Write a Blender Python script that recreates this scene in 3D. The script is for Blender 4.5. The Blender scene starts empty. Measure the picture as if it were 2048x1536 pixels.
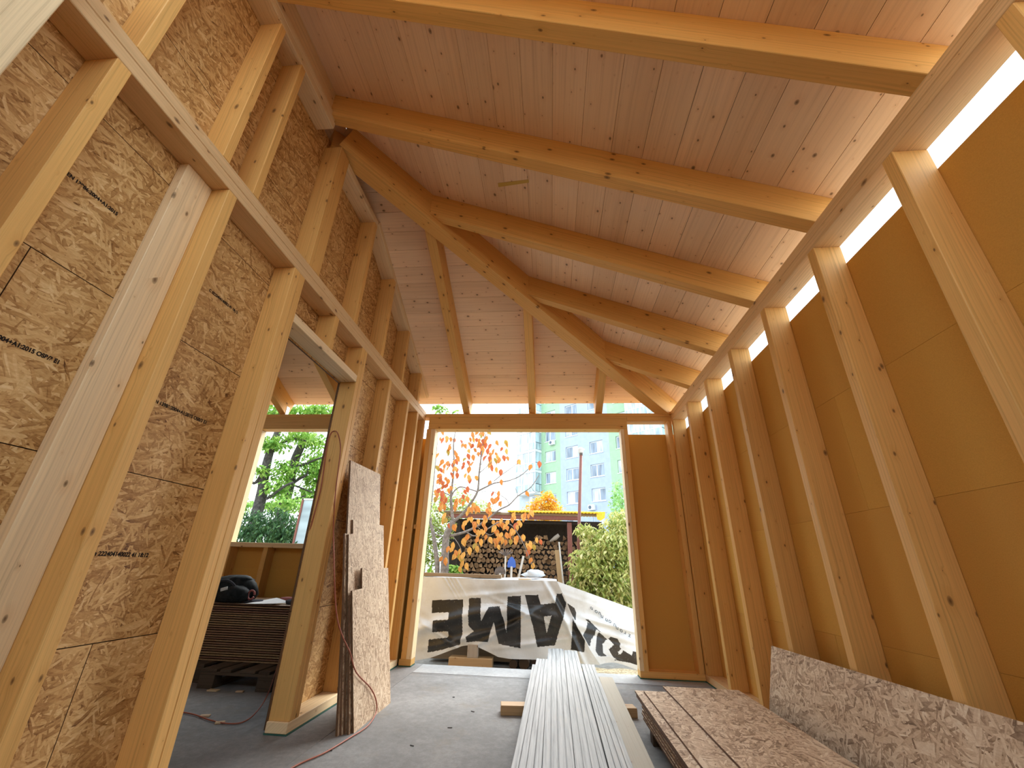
import bpy, bmesh, math, random
from mathutils import Vector, Matrix

random.seed(7)
SC = bpy.context.scene
COL = SC.collection

# ------------------------------------------------------------------ camera
CAM_Z = 1.0095
FPX, YAW, PITCH, ROLL = 833.59, -0.0962, 0.4162, 0.0298
_f = Vector((math.sin(YAW)*math.cos(PITCH), math.cos(YAW)*math.cos(PITCH), math.sin(PITCH)))
_r = Vector((math.cos(YAW), -math.sin(YAW), 0))
_u = _r.cross(_f)
CR = _r*math.cos(ROLL) + _u*math.sin(ROLL)
CU = -_r*math.sin(ROLL) + _u*math.cos(ROLL)
cam_data = bpy.data.cameras.new('camera')
cam_data.sensor_fit = 'HORIZONTAL'
cam_data.sensor_width = 36.0
cam_data.lens = FPX/2048*36.0
cam_data.clip_start, cam_data.clip_end = 0.05, 500
cam = bpy.data.objects.new('camera', cam_data)
COL.objects.link(cam)
_m = Matrix((CR, CU, -_f)).transposed().to_4x4()
_m.translation = Vector((0, 0, CAM_Z))
cam.matrix_world = _m
SC.camera = cam

def at(px, py, Y):
    """the point seen at a pixel of the photograph, at depth Y"""
    d = _f + CR*((px-1024)/FPX) - CU*((py-768)/FPX)
    return Vector((0, 0, CAM_Z)) + d*(Y/d.y)

def at_z(px, py, z):
    d = _f + CR*((px-1024)/FPX) - CU*((py-768)/FPX)
    return Vector((0, 0, CAM_Z)) + d*((z-CAM_Z)/d.z)

def at_x(px, py, x):
    d = _f + CR*((px-1024)/FPX) - CU*((py-768)/FPX)
    return Vector((0, 0, CAM_Z)) + d*(x/d.x)

# ------------------------------------------------------------------ world, sun, exposure
world = bpy.data.worlds.new('overcast_sky')
SC.world = world
world.use_nodes = True
wn = world.node_tree
wn.nodes.clear()
w_out = wn.nodes.new('ShaderNodeOutputWorld')
w_bg = wn.nodes.new('ShaderNodeBackground')
w_tc = wn.nodes.new('ShaderNodeTexCoord')
w_sep = wn.nodes.new('ShaderNodeSeparateXYZ')
w_ramp = wn.nodes.new('ShaderNodeValToRGB')
w_ramp.color_ramp.elements[0].position = 0.0
w_ramp.color_ramp.elements[0].color = (0.90, 0.97, 1.0, 1)
w_ramp.color_ramp.elements[1].position = 0.7
w_ramp.color_ramp.elements[1].color = (0.70, 0.86, 1.0, 1)
w_noise = wn.nodes.new('ShaderNodeTexNoise')
w_noise.inputs['Scale'].default_value = 2.2
w_noise.inputs['Detail'].default_value = 4
w_mix = wn.nodes.new('ShaderNodeMix'); w_mix.data_type = 'RGBA'; w_mix.blend_type = 'SOFT_LIGHT'
w_mix.inputs[0].default_value = 0.25
wn.links.new(w_tc.outputs['Generated'], w_sep.inputs[0])
wn.links.new(w_sep.outputs['Z'], w_ramp.inputs[0])
wn.links.new(w_tc.outputs['Generated'], w_noise.inputs['Vector'])
wn.links.new(w_ramp.outputs[0], w_mix.inputs[6])
wn.links.new(w_noise.outputs['Fac'], w_mix.inputs[7])
wn.links.new(w_mix.outputs[2], w_bg.inputs['Color'])
w_bg.inputs['Strength'].default_value = 1.15
wn.links.new(w_bg.outputs[0], w_out.inputs[0])

sun_d = bpy.data.lights.new('overcast_fill_sun', 'SUN')  # added broad sun in place of bright overcast, aimed through the doorway to brighten the room
sun_d.energy = 2.8
sun_d.angle = math.radians(55)
sun_d.color = (1.0, 0.96, 0.9)
sun = bpy.data.objects.new('overcast_fill_sun', sun_d)
COL.objects.link(sun)
sun.rotation_euler = Vector((-0.30, -0.75, -0.55)).to_track_quat('-Z', 'Y').to_euler()

SC.view_settings.view_transform = 'Standard'
SC.view_settings.look = 'None'
SC.view_settings.gamma = 1.0
SC.view_settings.use_curve_mapping = False
SC.view_settings.exposure = 1.55
SC.cycles.use_denoising = True
SC.cycles.max_bounces = 8
SC.cycles.diffuse_bounces = 6
SC.cycles.glossy_bounces = 2
SC.cycles.transmission_bounces = 2

# ------------------------------------------------------------------ materials
def srgb(r, g, b):
    def c(v):
        v /= 255.0
        return v/12.92 if v <= 0.04045 else ((v+0.055)/1.055)**2.4
    return (c(r), c(g), c(b), 1.0)

class NT:
    def __init__(self, name, rough=0.6, spec=0.3):
        self.m = bpy.data.materials.new(name)
        self.m.use_nodes = True
        self.t = self.m.node_tree
        self.b = self.t.nodes['Principled BSDF']
        self.b.inputs['Roughness'].default_value = rough
        self.b.inputs['Specular IOR Level'].default_value = spec
    def n(self, typ, **kw):
        nd = self.t.nodes.new(typ)
        for k, v in kw.items():
            if k.startswith('i_'):
                key = k[2:]
                key = int(key) if key.isdigit() else key.replace('_', ' ')
                if hasattr(v, 'is_output') or isinstance(v, bpy.types.NodeSocket):
                    self.t.links.new(v, nd.inputs[key])
                else:
                    nd.inputs[key].default_value = v
            else:
                setattr(nd, k, v)
        return nd
    def math(self, op, a, b=None, clamp=False):
        nd = self.t.nodes.new('ShaderNodeMath'); nd.operation = op; nd.use_clamp = clamp
        for i, v in enumerate((a, b)):
            if v is None: continue
            if isinstance(v, bpy.types.NodeSocket): self.t.links.new(v, nd.inputs[i])
            else: nd.inputs[i].default_value = v
        return nd.outputs[0]
    def mix(self, fac, a, b, blend='MIX'):
        nd = self.t.nodes.new('ShaderNodeMix'); nd.data_type = 'RGBA'; nd.blend_type = blend
        for i, v in ((0, fac), (6, a), (7, b)):
            if isinstance(v, bpy.types.NodeSocket): self.t.links.new(v, nd.inputs[i])
            else: nd.inputs[i].default_value = v
        return nd.outputs[2]
    def ramp(self, fac, stops, interp='LINEAR'):
        nd = self.t.nodes.new('ShaderNodeValToRGB')
        cr = nd.color_ramp; cr.interpolation = interp
        while len(cr.elements) < len(stops): cr.elements.new(0.5)
        for e, (p, c) in zip(cr.elements, stops):
            e.position = p; e.color = c
        self.t.links.new(fac, nd.inputs[0])
        return nd.outputs[0]
    def vec(self, v, scale=(1, 1, 1), rot=(0, 0, 0), loc=(0, 0, 0)):
        nd = self.t.nodes.new('ShaderNodeMapping')
        nd.inputs['Scale'].default_value = scale
        nd.inputs['Rotation'].default_value = rot
        nd.inputs['Location'].default_value = loc
        self.t.links.new(v, nd.inputs['Vector'])
        return nd.outputs[0]
    def noise(self, v, scale, detail=3, rough=0.5, dist=0.0):
        return self.n('ShaderNodeTexNoise', i_Vector=v, i_Scale=scale, i_Detail=detail, i_Roughness=rough, i_Distortion=dist).outputs['Fac']
    def obj(self, rnd=True):
        tc = self.n('ShaderNodeTexCoord').outputs['Object']
        if not rnd: return tc
        r = self.n('ShaderNodeObjectInfo').outputs['Random']
        off = self.n('ShaderNodeCombineXYZ', i_X=self.math('MULTIPLY', r, 71.3), i_Y=self.math('MULTIPLY', r, 37.7), i_Z=self.math('MULTIPLY', r, 13.1)).outputs[0]
        return self.n('ShaderNodeVectorMath', operation='ADD', i_0=tc, i_1=off).outputs[0]
    def rand(self):
        return self.n('ShaderNodeObjectInfo').outputs['Random']
    def color(self, sock):
        self.t.links.new(sock, self.b.inputs['Base Color'])
    def bump(self, h, strength=0.2, dist=0.01):
        nd = self.n('ShaderNodeBump', i_Height=h, i_Strength=strength, i_Distance=dist)
        self.t.links.new(nd.outputs[0], self.b.inputs['Normal'])

def mul(c, k): return (min(c[0]*k, 1), min(c[1]*k, 1), min(c[2]*k, 1), 1)

def wood(name, base, vary=0.18, knots=1.0, grain=0.35, rough=0.55, knot_scale=(4.6, 8.5), rings=26.0):
    """planed spruce: grain along local X, knots, tone that differs from piece to piece"""
    T = NT(name, rough, 0.25)
    v = T.obj()
    sep = T.n('ShaderNodeSeparateXYZ', i_0=v)
    across = T.math('ADD', sep.outputs['Y'], sep.outputs['Z'])
    v2 = T.n('ShaderNodeCombineXYZ', i_X=sep.outputs['X'], i_Y=across).outputs[0]
    # knots: one voronoi over (along, across)
    kv = T.vec(v2, (knot_scale[0], knot_scale[1], 1))
    vor = T.n('ShaderNodeTexVoronoi', i_Vector=kv, i_Scale=1.0, voronoi_dimensions='2D')
    d = vor.outputs['Distance']
    rs = T.n('ShaderNodeSeparateColor', i_0=vor.outputs['Color'])
    size = T.math('MULTIPLY', T.math('POWER', rs.outputs[0], 2.6), 0.115*knots)
    kn = T.math('SUBTRACT', 1.0, T.math('DIVIDE', d, T.math('MAXIMUM', size, 0.0005)), True)
    kn = T.math('MULTIPLY', T.math('POWER', kn, 0.5), T.math('GREATER_THAN', rs.outputs[0], 0.25))
    halo = T.math('SUBTRACT', 1.0, T.math('DIVIDE', d, T.math('MULTIPLY', T.math('ADD', size, 0.02), 3.0)), True)
    # grain lines bend round the knots
    bend = T.math('MULTIPLY', halo, 0.012)
    wob = T.noise(T.vec(v2, (1.3, 3.0, 1)), 1.0, 2)
    acr = T.math('ADD', T.math('ADD', across, bend), T.math('MULTIPLY', wob, 0.03))
    gv = T.n('ShaderNodeCombineXYZ', i_X=T.math('MULTIPLY', sep.outputs['X'], 0.8), i_Y=T.math('MULTIPLY', acr, rings*4)).outputs[0]
    g1 = T.noise(gv, 1.0, 3, 0.6)
    gv2 = T.n('ShaderNodeCombineXYZ', i_X=T.math('MULTIPLY', sep.outputs['X'], 5.0), i_Y=T.math('MULTIPLY', acr, rings*26)).outputs[0]
    g2 = T.noise(gv2, 1.0, 2, 0.5)
    g = T.math('ADD', T.math('MULTIPLY', g1, 0.75), T.math('MULTIPLY', g2, 0.25))
    lo, hi = mul(base, 1-grain), mul(base, 1+grain*0.45)
    lo = (lo[0], lo[1]*0.94, lo[2]*0.86, 1)
    c = T.ramp(g, [(0.25, lo), (0.48, base), (0.75, hi)])
    blot = T.noise(T.vec(v2, (0.9, 2.2, 1)), 1.0, 2)
    c = T.mix(T.math('MULTIPLY', T.math('SUBTRACT', blot, 0.45, True), 1.4, True), c, mul((base[0], base[1]*0.86, base[2]*0.7, 1), 0.85))
    c = T.mix(T.math('MULTIPLY', halo, 0.35), c, mul((base[0]*0.95, base[1]*0.72, base[2]*0.5, 1), 0.8))
    c = T.mix(T.math('MULTIPLY', kn, 0.88, True), c, (0.075, 0.030, 0.013, 1))
    hsv = T.n('ShaderNodeHueSaturation', i_Color=c, i_Value=T.math('ADD', 1.0-vary/2, T.math('MULTIPLY', T.rand(), vary)))
    T.color(hsv.outputs[0])
    T.bump(g2, 0.12, 0.002)
    return T.m

def osb(name, ramp, edge, size=1.0, rough=0.6, bias=0.0, contrast=1.0):
    """strand board: several layers of long flakes, each layer at its own angle; sawn edge darker"""
    T = NT(name, rough, 0.3)
    v = T.obj()
    warp = T.n('ShaderNodeTexNoise', i_Vector=v, i_Scale=5.0, i_Detail=1.0)
    wv = T.n('ShaderNodeVectorMath', operation='MULTIPLY_ADD', i_0=warp.outputs['Color'], i_1=(0.05, 0.05, 0), i_2=v).outputs[0]
    cur = col = edgev = None
    for i, (ang, lx, ly) in enumerate([(6, 13, 95), (-22, 12, 80), (34, 14, 85), (-58, 16, 100), (78, 15, 90), (14, 8, 48)]):
        mv = T.vec(wv, (1, 1, 1), (0, 0, math.radians(ang)), (i*3.7, i*1.9, 0))
        mv = T.vec(mv, (lx/size, ly/size, 1))
        vo = T.n('ShaderNodeTexVoronoi', i_Vector=mv, i_Scale=1.0, voronoi_dimensions='2D', i_Randomness=0.95)
        s = T.n('ShaderNodeSeparateColor', i_0=vo.outputs['Color'])
        r, gcol = s.outputs[0], s.outputs[1]
        ed = vo.outputs['Distance']
        if cur is None: cur, col, edgev = r, gcol, ed
        else:
            win = T.math('GREATER_THAN', r, cur)
            def sel(a, b):
                return T.math('ADD', T.math('MULTIPLY', win, a), T.math('MULTIPLY', T.math('SUBTRACT', 1.0, win), b))
            col = sel(gcol, col); edgev = sel(ed, edgev)
            cur = T.math('MAXIMUM', r, cur)
    fine = T.noise(T.vec(wv, (60, 160, 1)), 1.0, 2, 0.6)
    big = T.noise(v, 2.5, 2)
    val = T.math('ADD', T.math('MULTIPLY', T.math('SUBTRACT', col, 0.5), contrast), 0.5+bias)
    val = T.math('ADD', val, T.math('MULTIPLY', T.math('SUBTRACT', fine, 0.5), 0.5))
    val = T.math('ADD', val, T.math('MULTIPLY', T.math('SUBTRACT', big, 0.5), 0.35))
    val = T.math('SUBTRACT', val, T.math('MULTIPLY', T.math('SUBTRACT', edgev, 0.45, True), 0.5))
    c = T.ramp(val, ramp)
    nrm = T.n('ShaderNodeSeparateXYZ', i_0=T.n('ShaderNodeTexCoord').outputs['Normal'])
    flat = T.math('GREATER_THAN', T.math('ABSOLUTE', nrm.outputs['Z']), 0.5)
    eg = T.noise(T.vec(v, (30, 30, 400)), 1.0, 2)
    ec = T.ramp(eg, [(0.3, mul(edge, 0.5)), (0.6, edge), (0.8, mul(edge, 1.5))])
    T.color(T.mix(flat, ec, c))
    T.bump(T.math('ADD', cur, T.math('MULTIPLY', fine, 0.4)), 0.25, 0.003)
    return T.m

def plain(name, c, rough=0.6, spec=0.3, vary=0.0, nscale=0, namp=0.15, metal=0.0):
    T = NT(name, rough, spec)
    T.b.inputs['Metallic'].default_value = metal
    if nscale:
        n = T.noise(T.obj(), nscale, 4, 0.6)
        s = T.ramp(n, [(0.3, mul(c, 1-namp)), (0.7, mul(c, 1+namp))])
    else:
        s = T.n('ShaderNodeRGB').outputs[0]; s.default_value = c
    if vary:
        h = T.n('ShaderNodeHueSaturation', i_Color=s, i_Value=T.math('ADD', 1-vary/2, T.math('MULTIPLY', T.rand(), vary)),
                i_Hue=T.math('ADD', 0.5-vary*0.04, T.math('MULTIPLY', T.rand(), vary*0.08)))
        s = h.outputs[0]
    T.color(s)
    return T.m

M = {}
M['beam'] = wood('spruce_beam', (0.73, 0.425, 0.14, 1), vary=0.2)
M['rafter'] = wood('spruce_rafter', (0.75, 0.435, 0.135, 1), vary=0.16)
M['plate'] = wood('spruce_plate', (0.74, 0.50, 0.26, 1), vary=0.15)
M['pale'] = wood('pale_spruce', (0.82, 0.63, 0.38, 1), vary=0.12)
M['ceil'] = wood('roof_board_spruce', (0.90, 0.67, 0.45, 1), vary=0.12, knots=1.05, grain=0.22, knot_scale=(6.5, 9.0), rings=14)
OSBR = [(0.0, (0.13, 0.050, 0.014, 1)), (0.22, (0.34, 0.165, 0.048, 1)), (0.5, (0.56, 0.32, 0.115, 1)), (0.78, (0.70, 0.45, 0.19, 1)), (1.0, (0.82, 0.60, 0.31, 1))]
M['osb'] = osb('strand_board', OSBR, (0.16, 0.075, 0.03, 1), contrast=0.6, bias=0.06)
OSBG = [(0.0, (0.20, 0.12, 0.065, 1)), (0.25, (0.42, 0.285, 0.18, 1)), (0.5, (0.61, 0.45, 0.30, 1)), (0.8, (0.75, 0.60, 0.43, 1)), (1.0, (0.85, 0.74, 0.58, 1))]
M['osb_grey'] = osb('weathered_strand_board', OSBG, (0.17, 0.09, 0.045, 1), size=0.8, contrast=0.65)
M['osb_sheet'] = osb('strand_board_sheet', OSBG, (0.13, 0.06, 0.03, 1), size=1.0, contrast=0.75)
M['osb_edge'] = osb('stacked_strand_board', OSBG, (0.20, 0.105, 0.055, 1), size=1.0)
M['sheet_edge'] = plain('sawn_sheet_edge', (0.33, 0.20, 0.115, 1), 0.8, 0.1, vary=0.5, nscale=60, namp=0.25)
M['fibre'] = plain('wood_fibre_board', (0.63, 0.34, 0.080, 1), 0.85, 0.1, nscale=220, namp=0.07, vary=0.06)

def concrete(name, lo, mid, hi, stain=None):
    T = NT(name, 0.8, 0.25)
    v = T.n('ShaderNodeTexCoord').outputs['Object']
    a = T.noise(v, 1.6, 5, 0.65)
    b = T.noise(v, 22.0, 4, 0.7)
    c = T.noise(v, 160.0, 2, 0.6)
    s = T.math('ADD', T.math('ADD', T.math('MULTIPLY', a, 0.5), T.math('MULTIPLY', b, 0.35)), T.math('MULTIPLY', c, 0.15))
    col = T.ramp(s, [(0.30, lo), (0.50, mid), (0.68, hi)])
    if stain:
        d = T.noise(T.vec(v, (1, 1, 1), loc=(4.1, 2.2, 0)), 3.2, 4, 0.6)
        col = T.mix(T.math('MULTIPLY', T.math('SUBTRACT', d, 0.56, True), 3.5, True), col, stain)
    T.color(col)
    T.bump(T.math('ADD', b, c), 0.12, 0.004)
    return T.m
M['slab'] = concrete('concrete_slab', (0.15, 0.15, 0.148, 1), (0.225, 0.225, 0.223, 1), (0.33, 0.33, 0.326, 1), (0.235, 0.205, 0.165, 1))
M['mat'] = concrete('bitumen_membrane', (0.13, 0.13, 0.13, 1), (0.205, 0.20, 0.195, 1), (0.30, 0.29, 0.28, 1))
M['rim'] = concrete('membrane_strip', (0.22, 0.225, 0.225, 1), (0.32, 0.325, 0.325, 1), (0.44, 0.44, 0.44, 1))

def white_paint():
    T = NT('worn_white_paint', 0.45, 0.35)
    v = T.obj()
    g = T.noise(T.vec(v, (1.6, 70, 40)), 1.0, 4, 0.65)
    b = T.noise(T.vec(v, (3, 9, 9)), 1.0, 3, 0.6)
    c = T.ramp(g, [(0.30, (0.15, 0.15, 0.15, 1)), (0.45, (0.29, 0.30, 0.304, 1)), (0.65, (0.41, 0.42, 0.425, 1))])
    w = T.math('MULTIPLY', T.math('SUBTRACT', T.math('MULTIPLY', b, g), 0.30, True), 5.0, True)
    c = T.mix(T.math('MULTIPLY', w, 0.55), c, (0.40, 0.34, 0.27, 1))
    T.color(c)
    T.bump(g, 0.3, 0.003)
    return T.m
M['white_board'] = white_paint()
M['bare_board'] = wood('bare_grey_spruce', (0.40, 0.36, 0.28, 1), vary=0.1, knots=0.7, grain=0.16)
M['pallet'] = wood('old_pallet_wood', (0.10, 0.07, 0.048, 1), vary=0.3, knots=0.6, grain=0.4, rough=0.8)
M['old_wood'] = wood('weathered_board', (0.30, 0.22, 0.14, 1), vary=0.2, knots=0.8, grain=0.4, rough=0.8)
M['timber'] = wood('sawn_timber', (0.50, 0.33, 0.17, 1), vary=0.2, knots=0.8, grain=0.3)
M['grey_wood'] = wood('grey_weathered_wood', (0.36, 0.31, 0.26, 1), vary=0.2, knots=0.6, grain=0.35, rough=0.85)
M['membrane_green'] = plain('green_sill_seal', (0.04, 0.12, 0.09, 1), 0.7)
M['ink'] = plain('stencil_ink', (0.022, 0.016, 0.014, 1), 0.8, 0.1)
M['cable'] = plain('red_rubber_cable', (0.36, 0.10, 0.055, 1), 0.5, 0.4)
M['tape'] = plain('yellow_mark', (0.62, 0.42, 0.10, 1), 0.6)
M['steel'] = plain('galvanised_steel', (0.62, 0.65, 0.68, 1), 0.35, 0.5, metal=0.8)
M['black_cloth'] = plain('black_nylon', (0.016, 0.020, 0.022, 1), 0.75, 0.2, nscale=30, namp=0.5)
M['dark_cloth'] = plain('dark_grey_cloth', (0.055, 0.055, 0.065, 1), 0.9, 0.1)
M['paper'] = plain('white_paper', (0.72, 0.74, 0.74, 1), 0.7)
M['red_pouch'] = plain('faded_red_plastic', (0.34, 0.10, 0.09, 1), 0.5)
M['chip'] = plain('wood_offcut', (0.62, 0.46, 0.28, 1), 0.7, vary=0.3)
M['screw'] = plain('dark_scrap', (0.05, 0.045, 0.04, 1), 0.6)
M['black'] = plain('light_block_black', (0.012, 0.010, 0.008, 1), 0.9)  # black of the added sheets that keep seams and board gaps dark
M['red_brown'] = plain('red_brown_paint', (0.21, 0.075, 0.055, 1), 0.5, vary=0.05, nscale=40, namp=0.15)
M['yellow_roof'] = plain('yellow_corrugated_sheet', (0.80, 0.50, 0.03, 1), 0.5, nscale=9, namp=0.15)
M['dark_board'] = plain('dark_shed_and_rear_boards', (0.035, 0.026, 0.020, 1), 0.85, nscale=12, namp=0.3)  # shed boards, also the rear facing kept dark to cut bounced light
M['blue'] = plain('blue_painted_steel', (0.05, 0.13, 0.48, 1), 0.4, 0.5)
M['iron'] = plain('rusty_iron', (0.16, 0.13, 0.115, 1), 0.6, nscale=30, namp=0.3)
M['handle'] = plain('grey_wood_handle', (0.50, 0.44, 0.37, 1), 0.7, nscale=20, namp=0.15)
M['cap_white'] = plain('white_plastic', (0.82, 0.84, 0.86, 1), 0.4)
M['bag_white'] = plain('white_bag', (0.55, 0.58, 0.60, 1), 0.5)
M['bark'] = plain('grey_bark', (0.23, 0.20, 0.175, 1), 0.9, 0.1, nscale=25, namp=0.35)
M['dark_bark'] = plain('dark_bark', (0.075, 0.068, 0.062, 1), 0.9, 0.1, nscale=18, namp=0.5)
M['log_bark'] = plain('log_bark', (0.06, 0.040, 0.028, 1), 0.9, 0.1, vary=0.4)

def ground_mat():
    T = NT('bare_ground', 0.95, 0.1)
    v = T.n('ShaderNodeTexCoord').outputs['Object']
    a = T.noise(v, 0.7, 4, 0.6); b = T.noise(v, 14.0, 4, 0.7)
    c = T.ramp(T.math('ADD', T.math('MULTIPLY', a, 0.5), T.math('MULTIPLY', b, 0.5)),
               [(0.32, (0.22, 0.20, 0.175, 1)), (0.5, (0.33, 0.31, 0.28, 1)), (0.66, (0.44, 0.42, 0.385, 1))])
    T.color(c); T.bump(b, 0.5, 0.03)
    return T.m
M['ground'] = ground_mat()

def sawdust_mat():
    T = NT('wood_shavings', 0.9, 0.1)
    v = T.n('ShaderNodeTexCoord').outputs['Object']
    vo = T.n('ShaderNodeTexVoronoi', i_Vector=v, i_Scale=55.0)
    s = T.n('ShaderNodeSeparateColor', i_0=vo.outputs['Color'])
    T.color(T.ramp(s.outputs[0], [(0, (0.30, 0.23, 0.14, 1)), (0.4, (0.55, 0.44, 0.28, 1)), (1, (0.80, 0.70, 0.50, 1))]))
    T.bump(s.outputs[1], 0.6, 0.01)
    return T.m
M['sawdust'] = sawdust_mat()

def log_end_mat():
    T = NT('log_end_grain', 0.85, 0.1)
    v = T.obj(False)
    r = T.n('ShaderNodeVectorMath', operation='LENGTH', i_0=T.vec(v, (1, 0, 1))).outputs['Value']
    w = T.math('SINE', T.math('MULTIPLY', r, 900.0))
    n = T.noise(T.obj(), 22.0, 3)
    c = T.ramp(T.math('ADD', T.math('MULTIPLY', w, 0.08), n), [(0.3, (0.13, 0.072, 0.036, 1)), (0.6, (0.225, 0.135, 0.07, 1)), (0.8, (0.33, 0.215, 0.12, 1))])
    h = T.n('ShaderNodeHueSaturation', i_Color=c, i_Value=T.math('ADD', 0.72, T.math('MULTIPLY', T.rand(), 0.62)))
    T.color(h.outputs[0])
    return T.m
M['log_end'] = log_end_mat()

def tarp_mat(name, c, dirt):
    T = NT(name, 0.42, 0.45)
    v = T.n('ShaderNodeTexCoord').outputs['Object']
    a = T.noise(v, 3.0, 5, 0.65); b = T.noise(v, 45.0, 4, 0.7)
    col = T.mix(T.math('MULTIPLY', T.math('SUBTRACT', a, 0.45, True), 2.6, True), c, dirt)
    fl = T.math('MULTIPLY', T.math('SUBTRACT', b, 0.63, True), 9.0, True)
    col = T.mix(T.math('MULTIPLY', fl, 0.45), col, (0.46, 0.42, 0.36, 1))
    T.color(col)
    T.bump(T.noise(v, 9.0, 3), 0.25, 0.02)
    return T.m
M['tarp'] = tarp_mat('white_tarpaulin', (0.66, 0.70, 0.74, 1), (0.50, 0.50, 0.48, 1))
M['tarp_black'] = tarp_mat('black_tarpaulin_print', (0.016, 0.016, 0.017, 1), (0.05, 0.047, 0.043, 1))

def leaf_mat(name, stops, transl=0.35, rough=0.55):
    """leaves: colour from place to place; some light passes through"""
    T = NT(name, rough, 0.25)
    n = T.noise(T.obj(), 3.0, 3, 0.7)
    v = T.n('ShaderNodeTexWhiteNoise', i_Vector=T.n('ShaderNodeVectorMath', operation='SNAP', i_0=T.n('ShaderNodeTexCoord').outputs['Object'], i_1=(0.07, 0.07, 0.07)).outputs[0])
    f = T.math('ADD', T.math('MULTIPLY', n, 0.45), T.math('MULTIPLY', v.outputs[0], 0.55))
    c = T.ramp(f, stops)
    T.color(c)
    tr = T.n('ShaderNodeBsdfTranslucent', i_Color=c)
    ms = T.n('ShaderNodeMixShader', i_0=transl)
    T.t.links.new(T.b.outputs[0], ms.inputs[1]); T.t.links.new(tr.outputs[0], ms.inputs[2])
    T.t.links.new(ms.outputs[0], T.t.nodes['Material Output'].inputs[0])
    return T.m
M['leaf_green'] = leaf_mat('fresh_green_leaf', [(0.2, (0.09, 0.22, 0.03, 1)), (0.5, (0.24, 0.46, 0.07, 1)), (0.8, (0.52, 0.68, 0.18, 1))])
M['leaf_dark'] = leaf_mat('dark_green_leaf', [(0.2, (0.022, 0.062, 0.022, 1)), (0.55, (0.055, 0.135, 0.045, 1)), (0.85, (0.14, 0.25, 0.08, 1))], 0.2)
M['leaf_vine'] = leaf_mat('yellow_green_leaf', [(0.2, (0.15, 0.21, 0.045, 1)), (0.42, (0.38, 0.43, 0.10, 1)), (0.6, (0.60, 0.58, 0.20, 1)), (0.8, (0.80, 0.72, 0.38, 1))])
M['leaf_yellow'] = leaf_mat('yellow_autumn_leaf', [(0.2, (0.60, 0.26, 0.02, 1)), (0.5, (0.85, 0.46, 0.03, 1)), (0.8, (0.95, 0.66, 0.10, 1))])
M['leaf_mix'] = leaf_mat('pale_green_leaf', [(0.2, (0.22, 0.32, 0.07, 1)), (0.5, (0.42, 0.52, 0.14, 1)), (0.8, (0.68, 0.66, 0.26, 1))])
M['leaf_light'] = leaf_mat('light_green_leaf', [(0.2, (0.18, 0.40, 0.10, 1)), (0.5, (0.36, 0.62, 0.22, 1)), (0.8, (0.60, 0.80, 0.42, 1))])
PERS = [leaf_mat('persimmon_leaf_red', [(0.2, (0.33, 0.06, 0.025, 1)), (0.7, (0.50, 0.13, 0.05, 1))], 0.3),
        leaf_mat('persimmon_leaf_orange', [(0.2, (0.42, 0.12, 0.025, 1)), (0.7, (0.58, 0.22, 0.05, 1))], 0.3),
        leaf_mat('persimmon_leaf_amber', [(0.2, (0.50, 0.20, 0.03, 1)), (0.7, (0.64, 0.33, 0.08, 1))], 0.3),
        leaf_mat('persimmon_leaf_olive', [(0.2, (0.24, 0.18, 0.025, 1)), (0.7, (0.42, 0.27, 0.05, 1))], 0.3)]

def render_wall(name, c):
    T = NT(name, 0.85, 0.15)
    v = T.n('ShaderNodeTexCoord').outputs['Object']
    n = T.noise(v, 1.3, 5, 0.7)
    T.color(T.ramp(n, [(0.3, mul(c, 0.9)), (0.7, mul(c, 1.06))]))
    return T.m
M['green_wall'] = render_wall('pale_green_render', (0.34, 0.50, 0.325, 1))
M['lilac_wall'] = render_wall('pale_lilac_render', (0.38, 0.44, 0.54, 1))
M['grey_wall'] = render_wall('pale_grey_render', (0.45, 0.51, 0.54, 1))
M['white_wall'] = render_wall('white_render', (0.66, 0.69, 0.70, 1))
M['pvc'] = plain('white_window_frame', (0.68, 0.70, 0.71, 1), 0.4)
def glass_mat(name, c, rough=0.08):
    T = NT(name, rough, 0.5)
    v = T.obj()
    n = T.noise(T.vec(v, (3.0, 3.0, 0.4)), 1.0, 2)
    T.color(T.ramp(n, [(0.35, mul(c, 0.6)), (0.65, mul(c, 1.25))]))
    return T.m
M['glass'] = glass_mat('window_glass', (0.24, 0.29, 0.36, 1))
M['glass_light'] = glass_mat('curtained_glass', (0.50, 0.55, 0.60, 1))
M['balc_glass'] = glass_mat('balcony_glass', (0.42, 0.54, 0.58, 1))
M['grille_dark'] = plain('dark_fan_grille', (0.10, 0.13, 0.17, 1), 0.6)  # even dark colour of the fan grilles

# ------------------------------------------------------------------ builders
WM = {}
def setp(o, label=None, cat=None, group=None, kind=None):
    if label: o['label'] = label
    if cat: o['category'] = cat
    if group: o['group'] = group
    if kind: o['kind'] = kind
    return o

def place(o, mw, parent=None):
    COL.objects.link(o)
    WM[o] = mw
    if parent is not None:
        o.parent = parent
        o.matrix_basis = WM[parent].inverted() @ mw
    else:
        o.matrix_basis = mw
    return o

def empty(name, loc=(0, 0, 0), label=None, cat=None, group=None, kind=None, rz=0.0):
    o = bpy.data.objects.new(name, None)
    o.empty_display_size = 0.1
    place(o, Matrix.Translation(Vector(loc)) @ Matrix.Rotation(rz, 4, 'Z'))
    return setp(o, label, cat, group, kind)

def frame(origin, xdir, zhint):
    x = Vector(xdir).normalized()
    z = Vector(zhint) - x*Vector(zhint).dot(x)
    z.normalize()
    y = z.cross(x)
    m = Matrix((x, y, z)).transposed().to_4x4()
    m.translation = Vector(origin)
    return m

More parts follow.
